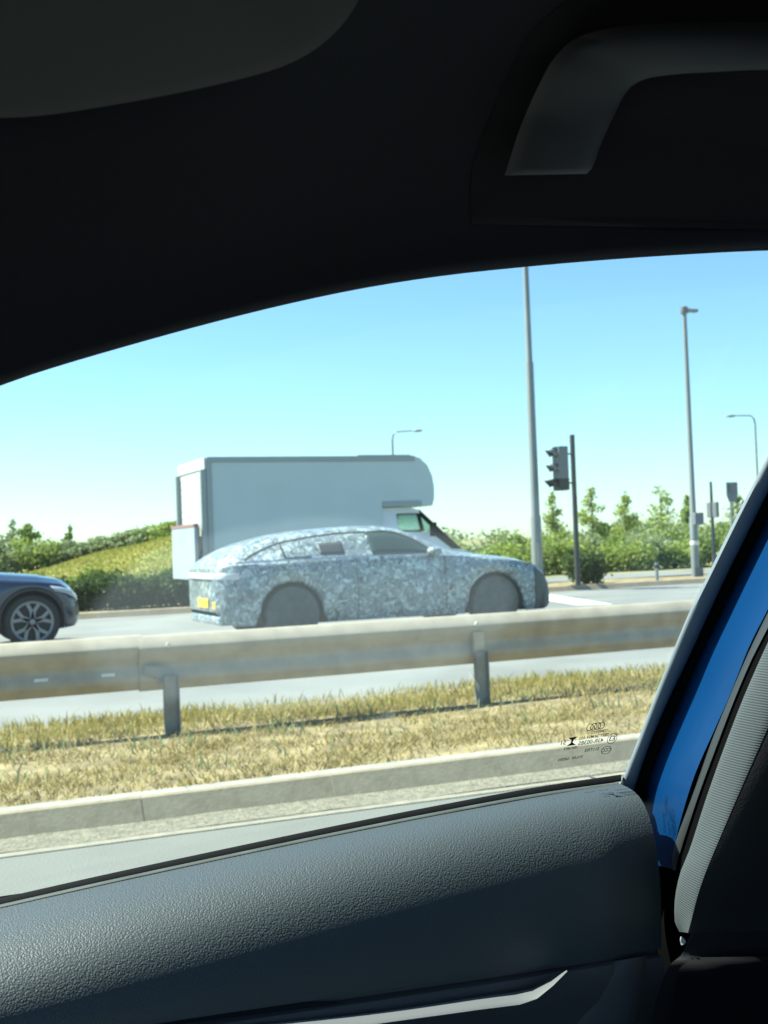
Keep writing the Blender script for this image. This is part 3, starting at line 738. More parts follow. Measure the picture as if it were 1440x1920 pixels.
# ------------------------------------------------------------------ posts, lamps, signals
l1 = empty('street_lamp', (13.30, 22.72, .08), 'tall pale grey lamp column rising out of the view beside the traffic light', 'street lamp', 'street lamps along the road')
b = MB(); b.tube([(0, 0, 0), (0, 0, 1.55), (0, 0, 1.62), (0, 0, 5.0), (0, 0, 5.06), (0, 0, 10.4)], [.125, .12, .10, .09, .072, .055], 16); b.build('column', M['pole'], l1, smooth=40)
b = MB(); b.tube([(0, 0, 10.4), (0, -.15, 10.8), (0, -.7, 11.0), (0, -1.3, 11.05)], [.055, .045, .04, .035], 10); b.build('arm', M['pole'], l1, smooth=40)
b = MB(); b.box((0, -1.6, 11.05), (.28, .65, .12)); b.build('lantern', M['pole'], l1, bevel=.03)
b = MB(); b.box((0, -.124, .75), (.11, .02, .5)); b.build('access_door', M['pole'], l1, bevel=.004)

l2 = empty('street_lamp', (18.27, 23.6, .08), 'medium lamp column with short lantern and a grey box clamped low on it', 'street lamp', 'street lamps along the road')
b = MB(); b.tube([(0, 0, 0), (0, 0, 1.45), (0, 0, 1.5), (0, 0, 6.55)], [.10, .095, .075, .05], 14); b.build('column', M['pole'], l2, smooth=40)
b = MB(); b.lathe([(0, 0), (.09, 0), (.10, .04), (.09, .16), (0, .20)], (0, 0, 6.5), 12, 'z'); b.build('cap', M['signal'], l2, smooth=40)
b = MB(); b.box((.22, 0, 6.58), (.32, .14, .08)); b.build('lantern', M['pole'], l2, bevel=.02)
b = MB(); b.box((.06, -.09, 1.42), (.26, .16, .30)); b.build('control_box', M['sign_back'], l2, bevel=.015)
b = MB(); b.lathe([(.098, 0), (.104, .01), (.104, .09), (.098, .10)], (0, 0, .78), 14, 'z'); b.build('band', M['paint'], l2)
b = MB(); b.box((.0, -.11, .12), (.26, .05, .22)); b.build('base_door', M['signal'], l2)

def arm_lamp(px_col, px_end, ytop, dist, label):
    v = ray(px_col, ytop); c = EYE + v * dist; e = EYE + ray(px_end, ytop) * dist
    o = empty('street_lamp', (c[0], c[1], 0), label, 'street lamp', 'street lamps along the road')
    h = c[2]; d = np.array([e[0] - c[0], e[1] - c[1]])
    b = MB(); b.tube([(0, 0, 0), (0, 0, 1.5), (0, 0, h - .5)], [.11, .08, .06], 10); b.build('column', M['pole'], o, smooth=40)
    b = MB(); b.tube([(0, 0, h - .5), (d[0] * .04, d[1] * .04, h - .2), (d[0] * .16, d[1] * .16, h), (d[0] * .8, d[1] * .8, h + .03)], [.06, .05, .045, .04], 8); b.build('arm', M['pole'], o, smooth=40)
    a = math.atan2(d[1], d[0]); L = .62
    b = MB(); b.lathe([(0, -L / 2), (.10, -L * .4), (.15, 0), (.10, L * .4), (0, L / 2)], (0, 0, 0), 12, 'x')
    for i, q in enumerate(b.v): b.v[i] = (d[0] + q[0] * math.cos(a) - q[1] * math.sin(a), d[1] + q[0] * math.sin(a) + q[1] * math.cos(a), h + .02 + q[2] * .6)
    b.build('lantern', M['pole'], o, smooth=50)
arm_lamp(735, 783, 810, 72, 'distant lamp with a curved arm reaching right above the box van roof')
arm_lamp(1415, 1370, 779, 70, 'distant lamp with a curved arm reaching left near the door frame')

ts = empty('traffic_light', (14.17, 22.46, .08), 'traffic light on a dark pole, its three hooded lamps facing the oncoming traffic at left', 'traffic light')
b = MB(); b.tube([(0, 0, 0), (0, 0, 2.1), (0, 0, 3.33)], [.062, .056, .056], 12); b.lathe([(.056, 0), (.062, .01), (.05, .05), (0, .06)], (0, 0, 3.33), 12, 'z'); b.build('pole', M['dark_pole'], ts, smooth=40)
b = MB(); b.tube([(-.04, 0, 2.95), (-.24, -.03, 2.95)], .018, 8); b.tube([(-.04, 0, 2.30), (-.24, -.03, 2.30)], .018, 8); b.build('bracket', M['dark_pole'], ts)
hd = MB(); hd.box((-.36, -.05, 2.62), (.25, .30, .98)); hd = hd.build('signal_head', M['signal'], ts, bevel=.025)
b = MB(); b.box((-.36, -.05, 2.27), (.256, .305, .27)); b.build('lower_casing', M['signal_dark'], hd, bevel=.02)
for z, ln in ((2.95, 'lens_red'), (2.62, 'lens_amber'), (2.28, 'lens_green')):
    b = MB(); b.lathe([(0, -.02), (.09, -.01), (.10, 0)], (-.485, -.05, z), 18, 'x'); b.build('lens', M[ln], hd)
    big = .30 if ln == 'lens_green' else .24
    b = MB(); rows = []
    for t in np.linspace(-.35, math.pi + .35, 16):
        rows.append([(-.48, -.05 + .12 * math.cos(t), z + .12 * math.sin(t)), (-.48 - big * (.45 + .55 * max(0, math.sin(t))), -.05 + .115 * math.cos(t), z + .115 * math.sin(t) - .03)])
    b.grid(rows); b.build('hood', M['signal_dark'] if ln == 'lens_green' else M['signal'], hd, smooth=40, solid=.006)

sg = empty('road_sign', (0, 0, 0), 'grey back of a tall sign board on a thin post near the window edge', 'sign')
c = pY(1372, 925, 27); sg.location = (c[0], c[1], .08)
b = MB(); b.tube([(0, .05, 0), (0, .05, c[2] + .2)], .04, 10); b.build('post', M['pole'], sg, smooth=40)
h = c[2]
b = MB(); b.prism([(-.20, h - .12), (-.12, h - .32), (.14, h - .32), (.20, h - .1), (.20, h + .24), (-.20, h + .24)], -.03, .0); b.build('board', M['sign_back'], sg, bevel=.01)
b = MB(); b.box((.03, -.05, h + .08), (.28, .03, .28)); b.build('casing', M['signal'], sg, bevel=.01)

c = pY(1335, 960, 26)
s2 = empty('signal_post', (c[0], c[1], .08), 'thin dark post with a narrow sign seen edge on, right of the medium lamp', 'post')
b = MB(); b.tube([(0, 0, 0), (0, 0, c[2] + .0), (0, 0, c[2] + .75)], [.05, .045, .035], 10); b.build('post', M['dark_pole'], s2, smooth=40)
b = MB(); b.box((.03, .0, c[2] - .02), (.10, .42, .42)); b.build('panel', M['signal'], s2, bevel=.02)
c = pZ(1232, 1088, .09)
s3 = empty('marker_post', (c[0], c[1], .08), 'short grey marker post standing on the far dry verge', 'post')
b = MB(); b.tube([(0, 0, 0), (0, 0, .42)], [.045, .04], 10); b.build('post', M['trim_grey'], s3, smooth=40)
b = MB(); b.lathe([(.046, 0), (.046, .06)], (0, 0, .30), 10, 'z'); b.build('band', M['signal_dark'], s3)

# ------------------------------------------------------------------ vegetation
def leaf_cloud(blobs, n, size, name):
    """many small leaf faces in the volume of several blobs; blobs: (cx, cy, cz, rx, ry, rz)"""
    B = np.array(blobs, float); vol = B[:, 3] * B[:, 4] * B[:, 5]
    idx = rng.choice(len(B), n, p=vol ** .75 / np.sum(vol ** .75))
    d = rng.normal(size=(n, 3)); d /= np.linalg.norm(d, axis=1)[:, None]
    r = rng.random(n) ** .45
    noise = 1 + .22 * np.sin(d[:, 0] * 5 + idx) * np.sin(d[:, 2] * 6 + idx * 2) + .12 * rng.normal(size=n)
    C = B[idx, :3] + d * (r * noise)[:, None] * B[idx, 3:]
    C = C[C[:, 2] > .02]; n = len(C)
    a = rng.normal(size=(n, 3)); a /= np.linalg.norm(a, axis=1)[:, None]
    c = rng.normal(size=(n, 3)); c = np.cross(a, c); c /= np.linalg.norm(c, axis=1)[:, None]
    s = size * rng.uniform(.6, 1.4, n)[:, None]
    V = np.empty((n, 4, 3)); V[:, 0] = C - a * s; V[:, 1] = C + c * s * .55; V[:, 2] = C + a * s; V[:, 3] = C - c * s * .55
    me = bpy.data.meshes.new(name); me.vertices.add(n * 4); me.vertices.foreach_set('co', V.ravel())
    me.loops.add(n * 4); me.loops.foreach_set('vertex_index', np.arange(n * 4, dtype=np.int32))
    me.polygons.add(n); me.polygons.foreach_set('loop_start', np.arange(n, dtype=np.int32) * 4)
    me.update(calc_edges=True); return me
def bush_blobs(w, h, d, k, seed):
    r = random.Random(seed); out = [(0, 0, h * .42, w * .40, d * .42, h * .42)]
    for i in range(k):
        a = r.uniform(0, 6.28); q = r.uniform(.3, .8); s = r.uniform(.22, .36)
        out.append((math.cos(a) * q * w * .42, math.sin(a) * q * d * .42, h * r.uniform(.25, .78), w * s * .75, d * s * .8, h * s))
    return out
def twigs(h, w, seed, name, parent, r0=.03):
    r = random.Random(seed); b = MB()
    for i in range(6):
        a = r.uniform(0, 6.28); q = w * r.uniform(.1, .35)
        b.tube([(0, 0, -.05), (math.cos(a) * q * .3, math.sin(a) * q * .3, h * .4), (math.cos(a) * q, math.sin(a) * q, h * r.uniform(.7, .95))], [r0, r0 * .6, r0 * .2], 6)
    return b.build(name, M['bark'], parent, smooth=40)
bush_bank = {}
def bush(x, y, z, w, h, d, m, label, group=None, n=2600, size=.06, cat='bush', name='bush', k=9):
    o = empty(name, (x, y, z), label, cat, group)
    seed = random.randint(0, 9999)
    me = leaf_cloud(bush_blobs(w, h, d, k, seed), n, size, 'foliage'); me.materials.append(M[m])
    f = bpy.data.objects.new('foliage', me); COL.objects.link(f); f.parent = o
    twigs(h * .8, w, seed, 'stem', o)
    return o
def young_tree(x, y, z, h, w, m, label, group=None, n=1500, size=.09, conic=True):
    o = empty('young_tree', (x, y, z), label, 'tree', group)
    r = random.Random(int(x * 100)); bl = []
    for i in range(13):
        t = .22 + .76 * (i + r.random() * .6) / 13; rad = w * (1.05 - t) * (.6 if conic else .5) + .06 * w
        a = r.uniform(0, 6.28); q = rad * r.uniform(.2, .8)
        bl.append((math.cos(a) * q, math.sin(a) * q, h * t, rad * .7, rad * .7, h * .07))
    bl.append((0, 0, h * .92, w * .10, w * .10, h * .09))
    me = leaf_cloud(bl, n, size, 'crown'); me.materials.append(M[m])
    f = bpy.data.objects.new('crown', me); COL.objects.link(f); f.parent = o
    b = MB(); b.tube([(0, 0, -.05), (.02 * h, 0, h * .5), (0, 0, h * .96)], [.022 * h, .013 * h, .004 * h], 8)
    for i in range(9):
        t = r.uniform(.25, .85); a = r.uniform(0, 6.28); q = w * (1.05 - t) * .5
        b.tube([(.01 * h, 0, h * t), (math.cos(a) * q, math.sin(a) * q, h * (t + .08))], [.007 * h, .002 * h], 5)
    b.build('trunk', M['bark'], o, smooth=40)
    return o
def at(px, Y): v = ray(px, 1000); return float(EYE[0] + v[0] * Y / v[1])
def ztop(px, py, Y): return float(pY(px, py, Y)[2])

# left: low hedge at the kerb (separate plants), dark
HY = 23.55
hedge_px = [(-25, 1095), (25, 1090), (75, 1088), (120, 1082), (165, 1078), (212, 1072), (255, 1078), (300, 1074), (345, 1070), (395, 1072)]
names = ['partly behind the navy bonnet', 'over the navy bonnet', 'above the navy wheel', 'over the navy car nose', 'just right of the navy car', 'second right of the navy car', 'midway between navy car and tail lift', 'left of the tail lift', 'right below the tail lift', 'hidden behind the tail of the wrapped car']
for (px, py), s in zip(hedge_px, names):
    x = at(px, HY); bush(x, HY + random.uniform(-.1, .15), .06, 1.15, ztop(px, py, HY) - .0, 1.1, 'leaf_dark', 'dark roadside hedge plant ' + s, 'hedge plants by the far kerb', 3000, .045, 'hedge', 'hedge_plant', 11)
HY2 = 24.9
for i, (px, py) in enumerate([(150, 1062), (205, 1060), (255, 1070), (310, 1068), (345, 1055)]):
    x = at(px, HY2); z = bank_z(x, HY2); s = ['nearest the navy car', 'second from the navy car', 'lowest of the row', 'with the pale top left of the tail lift', 'touching the tail lift'][i]
    bush(x, HY2, z - .05, 1.2, max(.35, ztop(px, py, HY2) - z), .9, 'leaf_mid', 'mid green shrub below the bank, ' + s, 'shrubs at the foot of the bank', 2000, .05)
# left: shrubs along the bank crest
cr = [(5, 1000, 'leaf_grey', 1.9), (60, 1010, 'leaf_pale', 2.0), (110, 1018, 'leaf_grey', 1.9), (160, 1012, 'leaf_grey', 1.8), (205, 1006, 'leaf_grey', 1.7), (245, 994, 'leaf_grey', 1.6), (285, 990, 'leaf_pale', 1.5), (318, 1000, 'leaf_pale', 1.3)]
cl = ['at the left edge of the view', 'in front of the small pointed tree', 'right of the small pointed tree', 'below the thin spire tree', 'halfway up the slope line', 'near the top of the bank', 'highest on the bank', 'rightmost beside the tail lift']
for (px, py, m, w), s in zip(cr, cl):
    Y = 33.5; x = at(px, Y); z = bank_z(x, Y)
    bush(x, Y, z - .1, w, max(.5, ztop(px, py, Y) - z + .1), 1.5, m, 'grey green shrub on the bank, ' + s, 'shrubs along the bank top', 2400, .06)
young_tree(at(52, 38), 38, .7, ztop(52, 982, 38) - .7, 1.5, 'leaf_mid', 'small pointed green tree behind the bank at far left', None, 1800, .07)
young_tree(at(25, 40), 40, .7, ztop(25, 972, 40) - .7, .9, 'leaf_grey', 'thin sparse tree left of the small pointed tree', None, 500, .06)
young_tree(at(130, 40), 40, .7, ztop(131, 980, 40) - .7, .55, 'leaf_mid', 'thin spire of a tree above the bank', None, 500, .06)
young_tree(at(-30, 38), 38, .7, ztop(5, 985, 38) - .7, 1.4, 'leaf_grey', 'bushy pale tree cut by the left edge of the view', None, 1500, .07)

# right: bush by the signal
x = at(1092, 23.3); bush(x, 23.3, .08, 1.05, ztop(1092, 1030, 23.3), 1.0, 'leaf_dark', 'round dark green bush at the foot of the traffic light', None, 5200, .045, k=12)
# right: front row and back row of bushes
row = [(845, 1030, 1.5), (900, 1022, 1.7), (955, 1005, 1.8), (1000, 1002, 1.7), (1045, 1000, 1.8), (1110, 1012, 1.6), (1165, 1000, 1.8), (1215, 992, 1.9), (1262, 985, 1.8), (1315, 992, 1.8), (1365, 985, 1.9), (1420, 980, 1.9), (1480, 985, 1.9)]
rl = ['just over the wrapped bonnet', 'over the middle of the wrapped bonnet', 'left of the tall lamp column', 'behind the tall lamp column', 'left of the traffic light pole', 'right of the round dark bush', 'under the second spindly tree', 'between two spindly trees', 'left of the medium lamp', 'right of the medium lamp', 'behind the sign post', 'against the window frame', 'hidden past the window frame']
for i, ((px, py, w), s) in enumerate(zip(row, rl)):
    py += random.choice((-9, -3, 4, 12, 18))
    Y = 29.3 + .5 * (i % 2); x = at(px, Y)
    bush(x, Y, .06, w * 1.15, ztop(px, py + 12, Y), 1.7, ['leaf_pale', 'leaf_mid', 'leaf_pale', 'leaf_grey'][i % 4], 'pale roadside bush ' + s, 'bushes beyond the far path', 3000, .055, k=12)
for i, (px, py) in enumerate([(870, 1018), (930, 1008), (985, 998), (1075, 996), (1140, 1000), (1190, 992), (1240, 984), (1290, 984), (1345, 976), (1400, 970)]):
    Y = 34 + (i % 3); x = at(px, Y)
    bush(x, Y, .06, 2.3, ztop(px, py + 4, Y), 1.8, ['leaf_mid', 'leaf_grey'][i % 2], 'taller bush in the back row, ' + ['far left over the bonnet', 'second over the bonnet', 'left of the tall lamp', 'behind the traffic light', 'right of the traffic light', 'below the tallest spindly tree', 'between spindly trees', 'behind the medium lamp', 'behind the sign board', 'next to the window frame'][i], 'back row bushes', 2200, .07)
for px, py, w, s in [(1037, 925, 1.1, 'just right of the tall lamp column'), (1110, 915, 1.3, 'right of the traffic light pole'), (1172, 928, 1.4, 'second right of the traffic light'), (1240, 915, 1.5, 'tallest left of the medium lamp'), (1292, 930, 1.0, 'behind the medium lamp'), (1385, 925, 1.5, 'beside the sign board')]:
    Y = 36 + (px * 7) % 11 * .6; x = at(px, Y); young_tree(x, Y, .06, ztop(px, py, Y), w * random.uniform(1.2, 1.7), 'leaf_pale' if px < 1300 else 'leaf_mid', 'spindly young tree rising above the bushes ' + s, 'spindly young trees', random.randint(900, 1700), .075)
# far tree line on the horizon
b = []
for i in range(90):
    x = -120 + i * 7; b.append((x, 210 + 15 * math.sin(i), 1.2, 5, 4, 1.6 + random.random() * 1.6))
me = leaf_cloud(b, 16000, .5, 'distant_treeline'); me.materials.append(M['leaf_grey'])
o = bpy.data.objects.new('distant_treeline', me); COL.objects.link(o); tag(o, 'low far tree line on the horizon', 'trees', kind='stuff')

# ------------------------------------------------------------------ our own car, seen from inside
own = empty('car_interior', (0, 0, 0), 'dark car interior framing the view, with black door trim and bright blue door frame', 'car interior')
def ribbon(name, Lc, Rc, oL, oR, bulge, m, parent=own, n=40, k=7, th=.012, fn=None, by_y=False):
    """strip between two traced edges, each at its own depth, bulging towards the cabin, closed at the back"""
    A, B = smooth_line(Lc, n), smooth_line(Rc, n); rows = []; fn = fn or pG
    if by_y:
        def rs(Q):
            Q = smooth_line(Q, 200); y = -Q[:, 1]; yy = np.linspace(y[0], y[-1], n); return np.c_[np.interp(yy, y, Q[:, 0]), -yy]
        A, B = rs(Lc), rs(Rc)
    for (ax, ay), (bx, by) in zip(A, B):
        a, c = fn(ax, ay, oL), fn(bx, by, oR); row = []
        for s in np.linspace(0, 1, k):
            p = a * (1 - s) + c * s; d = EYE - p; d /= np.linalg.norm(d)
            row.append(p + d * bulge * math.sqrt(max(0, 1 - (2 * s - 1) ** 2)))
        d = EYE - c; d /= np.linalg.norm(d); d2 = EYE - a; d2 /= np.linalg.norm(d2)
        row += [c - d * th, a - d2 * th]; rows.append(row)
    b = MB(); b.grid(rows, close=True); kk = len(rows[0]); N = len(b.v)
    b.f.append(tuple(range(kk))); b.f.append(tuple(range(N - kk, N)))
    return b.build(name, m, parent, smooth=50)

belt = [(-900, 1880), (-500, 1800), (-250, 1742), (0, 1686), (200, 1641), (400, 1598), (600, 1556), (800, 1516), (1000, 1479), (1165, 1454)]
# window glass
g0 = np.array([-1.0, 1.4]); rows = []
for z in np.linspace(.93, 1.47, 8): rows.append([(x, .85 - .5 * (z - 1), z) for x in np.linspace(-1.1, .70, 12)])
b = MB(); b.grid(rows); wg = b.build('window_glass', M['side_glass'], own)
# glass seal line and waist rail
ribbon('window_seal', [(x, y - 2) for x, y in belt], [(x, y + 11) for x, y in belt], .002, .010, .002, M['black'], n=60)
ribbon('waist_bead', [(x, y + 10) for x, y in belt[:-1]] + [(1160, 1466)], [(x, y + 17) for x, y in belt[:-1]] + [(1160, 1473)], .011, .016, .002, mat('waist bead', (.06, .07, .06), .6, var=.3, vscale=40), n=60)
# padded door top
T = [(x, y + 15, .014) for x, y in belt[:-1]] + [(1100, 1478, .014), (1163, 1470, .016)]
Bt = [(-900, 2120, .15), (-500, 2060, .15), (-250, 2015, .15), (0, 1968, .15), (200, 1934, .15), (400, 1903, .15), (600, 1874, .15), (800, 1845, .15), (1000, 1816, .15), (1130, 1796, .15), (1240, 1779, .145)]
n1 = 110
TT, BB = smooth_line(T, n1), smooth_line(Bt, n1)
# keep bottoms matched with tops
tp = np.linspace(0, len(T) - 1, n1); dT = np.array([np.interp(tp, range(len(T)), [p[i] for p in T]) for i in range(3)]).T; dB = np.array([np.interp(tp, range(len(Bt)), [p[i] for p in Bt]) for i in range(3)]).T
def smooth1(a, it=3):
    for _ in range(it): a[1:-1] = (a[:-2] + 2 * a[1:-1] + a[2:]) / 4
    return a
dT, dB = smooth1(dT), smooth1(dB)
rows = []; seam_pts = []
for t, q in zip(dT, dB):
    a, c = pG(t[0], t[1], t[2]), pG(q[0], q[1], q[2]); row = []
    for s in np.linspace(0, 1, 26):
        th = s * math.pi / 2; fi, fd = math.sin(th) ** .62, (1 - math.cos(th)) ** 1.0
        row.append((a[0] + (c[0] - a[0]) * (.5 * fi + .5 * fd), a[1] + (c[1] - a[1]) * fi, a[2] + (c[2] - a[2]) * fd))
    rows.append(row); seam_pts.append(c)
last = rows[-1]; rows.append([(p[0] + .0005, p[1] + .004, p[2]) for p in last]); rows.append([(p[0] - .001, p[1] + .012, p[2]) for p in last]); rows.append([(p[0] - .004, p[1] + .05, p[2]) for p in last])
b = MB(); b.grid(rows); dp = b.build('door_pad', M['leather'], own, smooth=70)
# seam groove and lower door panel
S = np.array(seam_pts); rows = []
for dy, dz in ((.012, .004), (.006, -.0015), (.006, -.0045), (-.001, -.006), (-.003, -.010), (-.002, -.03), (.006, -.07), (.012, -.12), (.016, -.45)):
    rows.append([(p[0], p[1] + dy, p[2] + dz) for p in S])
b = MB(); b.grid(rows); dl = b.build('door_panel', M['panel'], own, smooth=50)
VP = lambda px, py, o: pY(px, py, .748 - o)
ribbon('handle_slot_shade', [(-400, 1960), (0, 1925), (300, 1901), (550, 1880), (720, 1880), (900, 1857), (1015, 1848), (1062, 1817)], [(-400, 1990), (0, 1955), (300, 1930), (550, 1905), (720, 1899), (900, 1872), (1010, 1854), (1064, 1819)], .012, .012, .0, M['recess'], parent=own, fn=VP)
ribbon('handle_trim', [(-400, 2020), (0, 1975), (300, 1940), (550, 1915), (720, 1896), (900, 1869), (1005, 1852), (1062, 1819)], [(-400, 2080), (0, 2020), (300, 1978), (550, 1944), (720, 1918), (900, 1893), (1000, 1876), (1064, 1821)], .024, .044, .003, M['brush'], parent=own, fn=VP)
ribbon('panel_insert', [(1150, 1803), (1112, 1852), (1068, 1915), (1030, 1990)], [(1213, 1792), (1204, 1840), (1190, 1910), (1172, 1990)], .004, .010, .006, M['panel'], parent=own, fn=VP)
# rear edge of the door opening, from the glass to the pillar
rubL = [(1150, 1500), (1165, 1466), (1202, 1372), (1232, 1294), (1266, 1211), (1296, 1140), (1327, 1078), (1382, 966), (1440, 853), (1500, 733), (1580, 575), (1660, 420)]
rubR = [(1178, 1506), (1189, 1480), (1216, 1401), (1250, 1320), (1290, 1236), (1327, 1155), (1360, 1084), (1400, 1003), (1440, 922), (1500, 802), (1580, 642), (1660, 485)]
blkR = [(1205, 1500), (1213, 1476), (1246, 1389), (1284, 1300), (1318, 1222), (1350, 1156), (1384, 1085), (1412, 1028), (1440, 972), (1500, 852), (1580, 690), (1660, 530)]
bluL = [(1187, 1612), (1188, 1600), (1200, 1530), (1213, 1476), (1246, 1389), (1284, 1300), (1318, 1222), (1350, 1156), (1384, 1085), (1440, 972), (1500, 852), (1580, 690), (1660, 530)]
bluR = [(1264, 1630), (1264, 1610), (1270, 1562), (1300, 1460), (1337, 1374), (1367, 1307), (1404, 1214), (1440, 1142), (1490, 1042), (1560, 900), (1640, 738), (1720, 575)]
wsL = [(1262, 1632), (1260, 1604), (1270, 1568), (1300, 1484), (1330, 1400), (1364, 1316), (1404, 1222), (1440, 1148), (1490, 1048), (1560, 906), (1640, 744), (1720, 580)]
wsR = [(1268, 1632), (1276, 1604), (1288, 1566), (1315, 1483), (1346, 1400), (1376, 1320), (1410, 1240), (1442, 1178), (1495, 1070), (1565, 930), (1645, 768), (1725, 604)]
ribbon('rubber_seal', rubL, rubR, .000, .006, .005, M['rubber'], by_y=True)
ribbon('black_channel', [(x - 3, y) for x, y in rubR], blkR, -.004, .004, .003, M['black'], by_y=True)
ribbon('door_frame', [(x - 2, y) for x, y in bluL], bluR, .004, .085, .001, M['blue'], n=60, k=11, by_y=True)
ribbon('door_jamb', [(1150, 2000), (1165, 1600), (1205, 1500)] + [(x + 4, y) for x, y in blkR[1:]], [(1500, 2000), (1500, 1600), (1500, 1500)] + [(x + 260, y) for x, y in blkR[1:]], -.008, -.008, 0, M['gap'], n=60, by_y=True, fn=lambda px, py, o: pG(px, py, o) if pG(px, py, o)[1] < .895 else pY(px, py, .895))
ribbon('weatherstrip', wsL, wsR, .086, .100, .005, M['seal'], by_y=True)
gapL = [(x - 2, y) for x, y in wsR]
trL = [(1273, 1747), (1266, 1736), (1265, 1690), (1275, 1638), (1294, 1590), (1324, 1497), (1357, 1404), (1395, 1306), (1440, 1204), (1495, 1090), (1565, 945), (1645, 785), (1725, 622)]
trR = [(1285, 1749), (1293, 1746), (1313, 1676), (1335, 1617), (1384, 1503), (1430, 1400), (1470, 1312), (1515, 1215), (1570, 1100), (1640, 950), (1720, 785), (1800, 620), (1880, 460)]
ribbon('pillar_gap', [(1230, 1920), (1235, 1760)] + [(1262, 1640)] + gapL[1:], [(1275, 1920), (1280, 1760), (1290, 1660)] + [(x + 12, y) for x, y in trL[4:]], .090, .150, .0, M['gap'], n=60)
ribbon('pillar_cloth', trL, trR, .152, .187, .008, M['cloth'], n=60, k=13, by_y=True)
plR = [(1700, 1735), (1740, 1700), (1760, 1640), (1790, 1560), (1830, 1460), (1870, 1360), (1910, 1260), (1960, 1130), (2020, 980), (2100, 800), (2180, 600)]
plL = [(1293, 1751)] + trR[2:11]
pl = ribbon('pillar_trim', [(x - 2, y) for x, y in plL], plR[:len(plL)], .189, .26, .012, M['pillar'], n=50, k=15)
lowL = [(1296, 1748), (1286, 1772), (1276, 1792), (1257, 1808), (1243, 1835), (1232, 1870), (1221, 1915), (1205, 1990), (1180, 2100)]
lowR = [(1700, 1732), (1720, 1760), (1720, 1790), (1720, 1820), (1720, 1850), (1720, 1890), (1720, 1935), (1720, 2000), (1720, 2100)]
ribbon('lower_pillar_trim', lowL, lowR, .187, .255, .012, M['pillar'], n=40, k=13)
ribbon('pillar_fold', [(1310, 1795), (1285, 1806), (1268, 1830), (1262, 1900), (1240, 2100)], [(1720, 1790), (1720, 1800), (1720, 1830), (1720, 1900), (1720, 2100)], .205, .275, .018, M['inside'], n=30, k=11)
ribbon('clip', [(1276, 1756), (1275, 1763), (1277, 1772)], [(1279, 1756), (1286, 1765), (1283, 1771)], .192, .195, .002, M['van_white'], n=8)

# roof edge, headliner, roof skin
top = [(-1500, 1500), (-1150, 1250), (-800, 1050), (-500, 905), (-250, 808), (0, 716), (100, 682), (250, 638), (400, 597), (550, 560), (700, 529), (850, 506), (1000, 490), (1150, 477), (1300, 467), (1440, 460), (1600, 457), (1800, 462), (2100, 480), (2500, 520)]
TP = smooth_line(top, 90); E0 = np.array([pG(x, y, .015) for x, y in TP])
def roof_rows(offs):                          # the roof panel stays level across the car where the edge runs down into the front pillar
    return [[(p[0], p[1] + dy, p[2] + dz + min(1, max(0, (-dy - .02) / .2)) * max(0, 1.36 - p[2])) for p in E0] for dy, dz in offs]
hl_off = [(.016, .004), (.004, -.001), (-.004, .003), (-.010, .012), (-.05, .037), (-.10, .062), (-.15, .078), (-.25, .095), (-.45, .105), (-.70, .105), (-1.0, .09), (-1.22, .03), (-1.30, -.02)]
b = MB(); b.grid(roof_rows(hl_off)); hl = b.build('headliner', M['headliner'], own, smooth=60)
b = MB(); b.grid(roof_rows([(.022, .012), (.036, .014), (.045, .022), (.03, .045), (-.05, .085), (-.25, .12), (-.7, .13), (-1.1, .115), (-1.33, .03), (-1.36, -.02)])); b.build('roof_skin', M['blue'], own, smooth=60)
b = MB(); b.tube([(p[0], p[1] + .014, p[2] + .003) for p in E0], .0035, 8); b.build('roof_seal', mat('roof seal', (.05, .05, .05), .7), own, smooth=60)
bvh = BVHTree.FromPolygons([tuple(v.co) for v in hl.data.vertices], [tuple(p.vertices) for p in hl.data.polygons])
def on_roof(px, py, off):
    v = Vector(ray(px, py)).normalized(); hit = bvh.ray_cast(Vector(EYE), v)
    t = hit[3] if hit[0] is not None else .6
    return np.array(Vector(EYE) + v * (t - off))
ribbon('handle_recess_shade', [(885, 420), (884, 330), (912, 240), (950, 150), (990, 70), (1060, 5), (1160, -45), (1300, -70)], [(1900, 440), (1900, 330), (1900, 240), (1900, 150), (1900, 70), (1900, 5), (1900, -45), (1900, -70)], .0012, .0012, .0, M['recess'], fn=on_roof, k=30, th=.0003)  # flat dark plate: shade of the moulded recess put into its colour
hO = [(946, 329), (950, 318), (975, 240), (1010, 160), (1040, 108), (1080, 72), (1150, 52), (1250, 44), (1440, 42), (1600, 46), (1800, 60), (1900, 75)]
hI = [(1100, 326), (1112, 312), (1127, 270), (1152, 215), (1175, 172), (1205, 150), (1260, 140), (1340, 135), (1440, 131), (1600, 133), (1800, 145), (1900, 160)]
ribbon('grab_handle', hO, hI, .030, .030, .010, M['handle'], fn=on_roof, k=11, th=.016, n=60)
vO = [(-500, 120), (-300, 188), (-100, 218), (0, 221), (100, 214), (250, 190), (400, 160), (520, 128), (590, 93), (640, 48), (672, 0), (700, -70), (715, -160), (720, -260)]
vI = [(-500, -500)] * 1 + [(-300, -500), (-100, -500), (0, -500), (60, -480), (120, -460), (180, -440), (240, -420), (280, -410), (320, -400), (350, -390), (380, -385), (400, -380), (420, -375)]
def on_visor(px, py, o):
    v = Vector(ray(px, py)).normalized(); return np.array(Vector(EYE) + v * (.60 - .10 * max(0, min(1, (250 - py) / 700)) - o + .02))
hv = []
for i in range(len(vO)): hv.append(np.linalg.norm(on_roof(*vO[i], 0) - EYE))
ribbon('sun_visor', vO, vI, .030, .030, .006, M['visor'], fn=on_roof, k=17, th=.012, n=60)

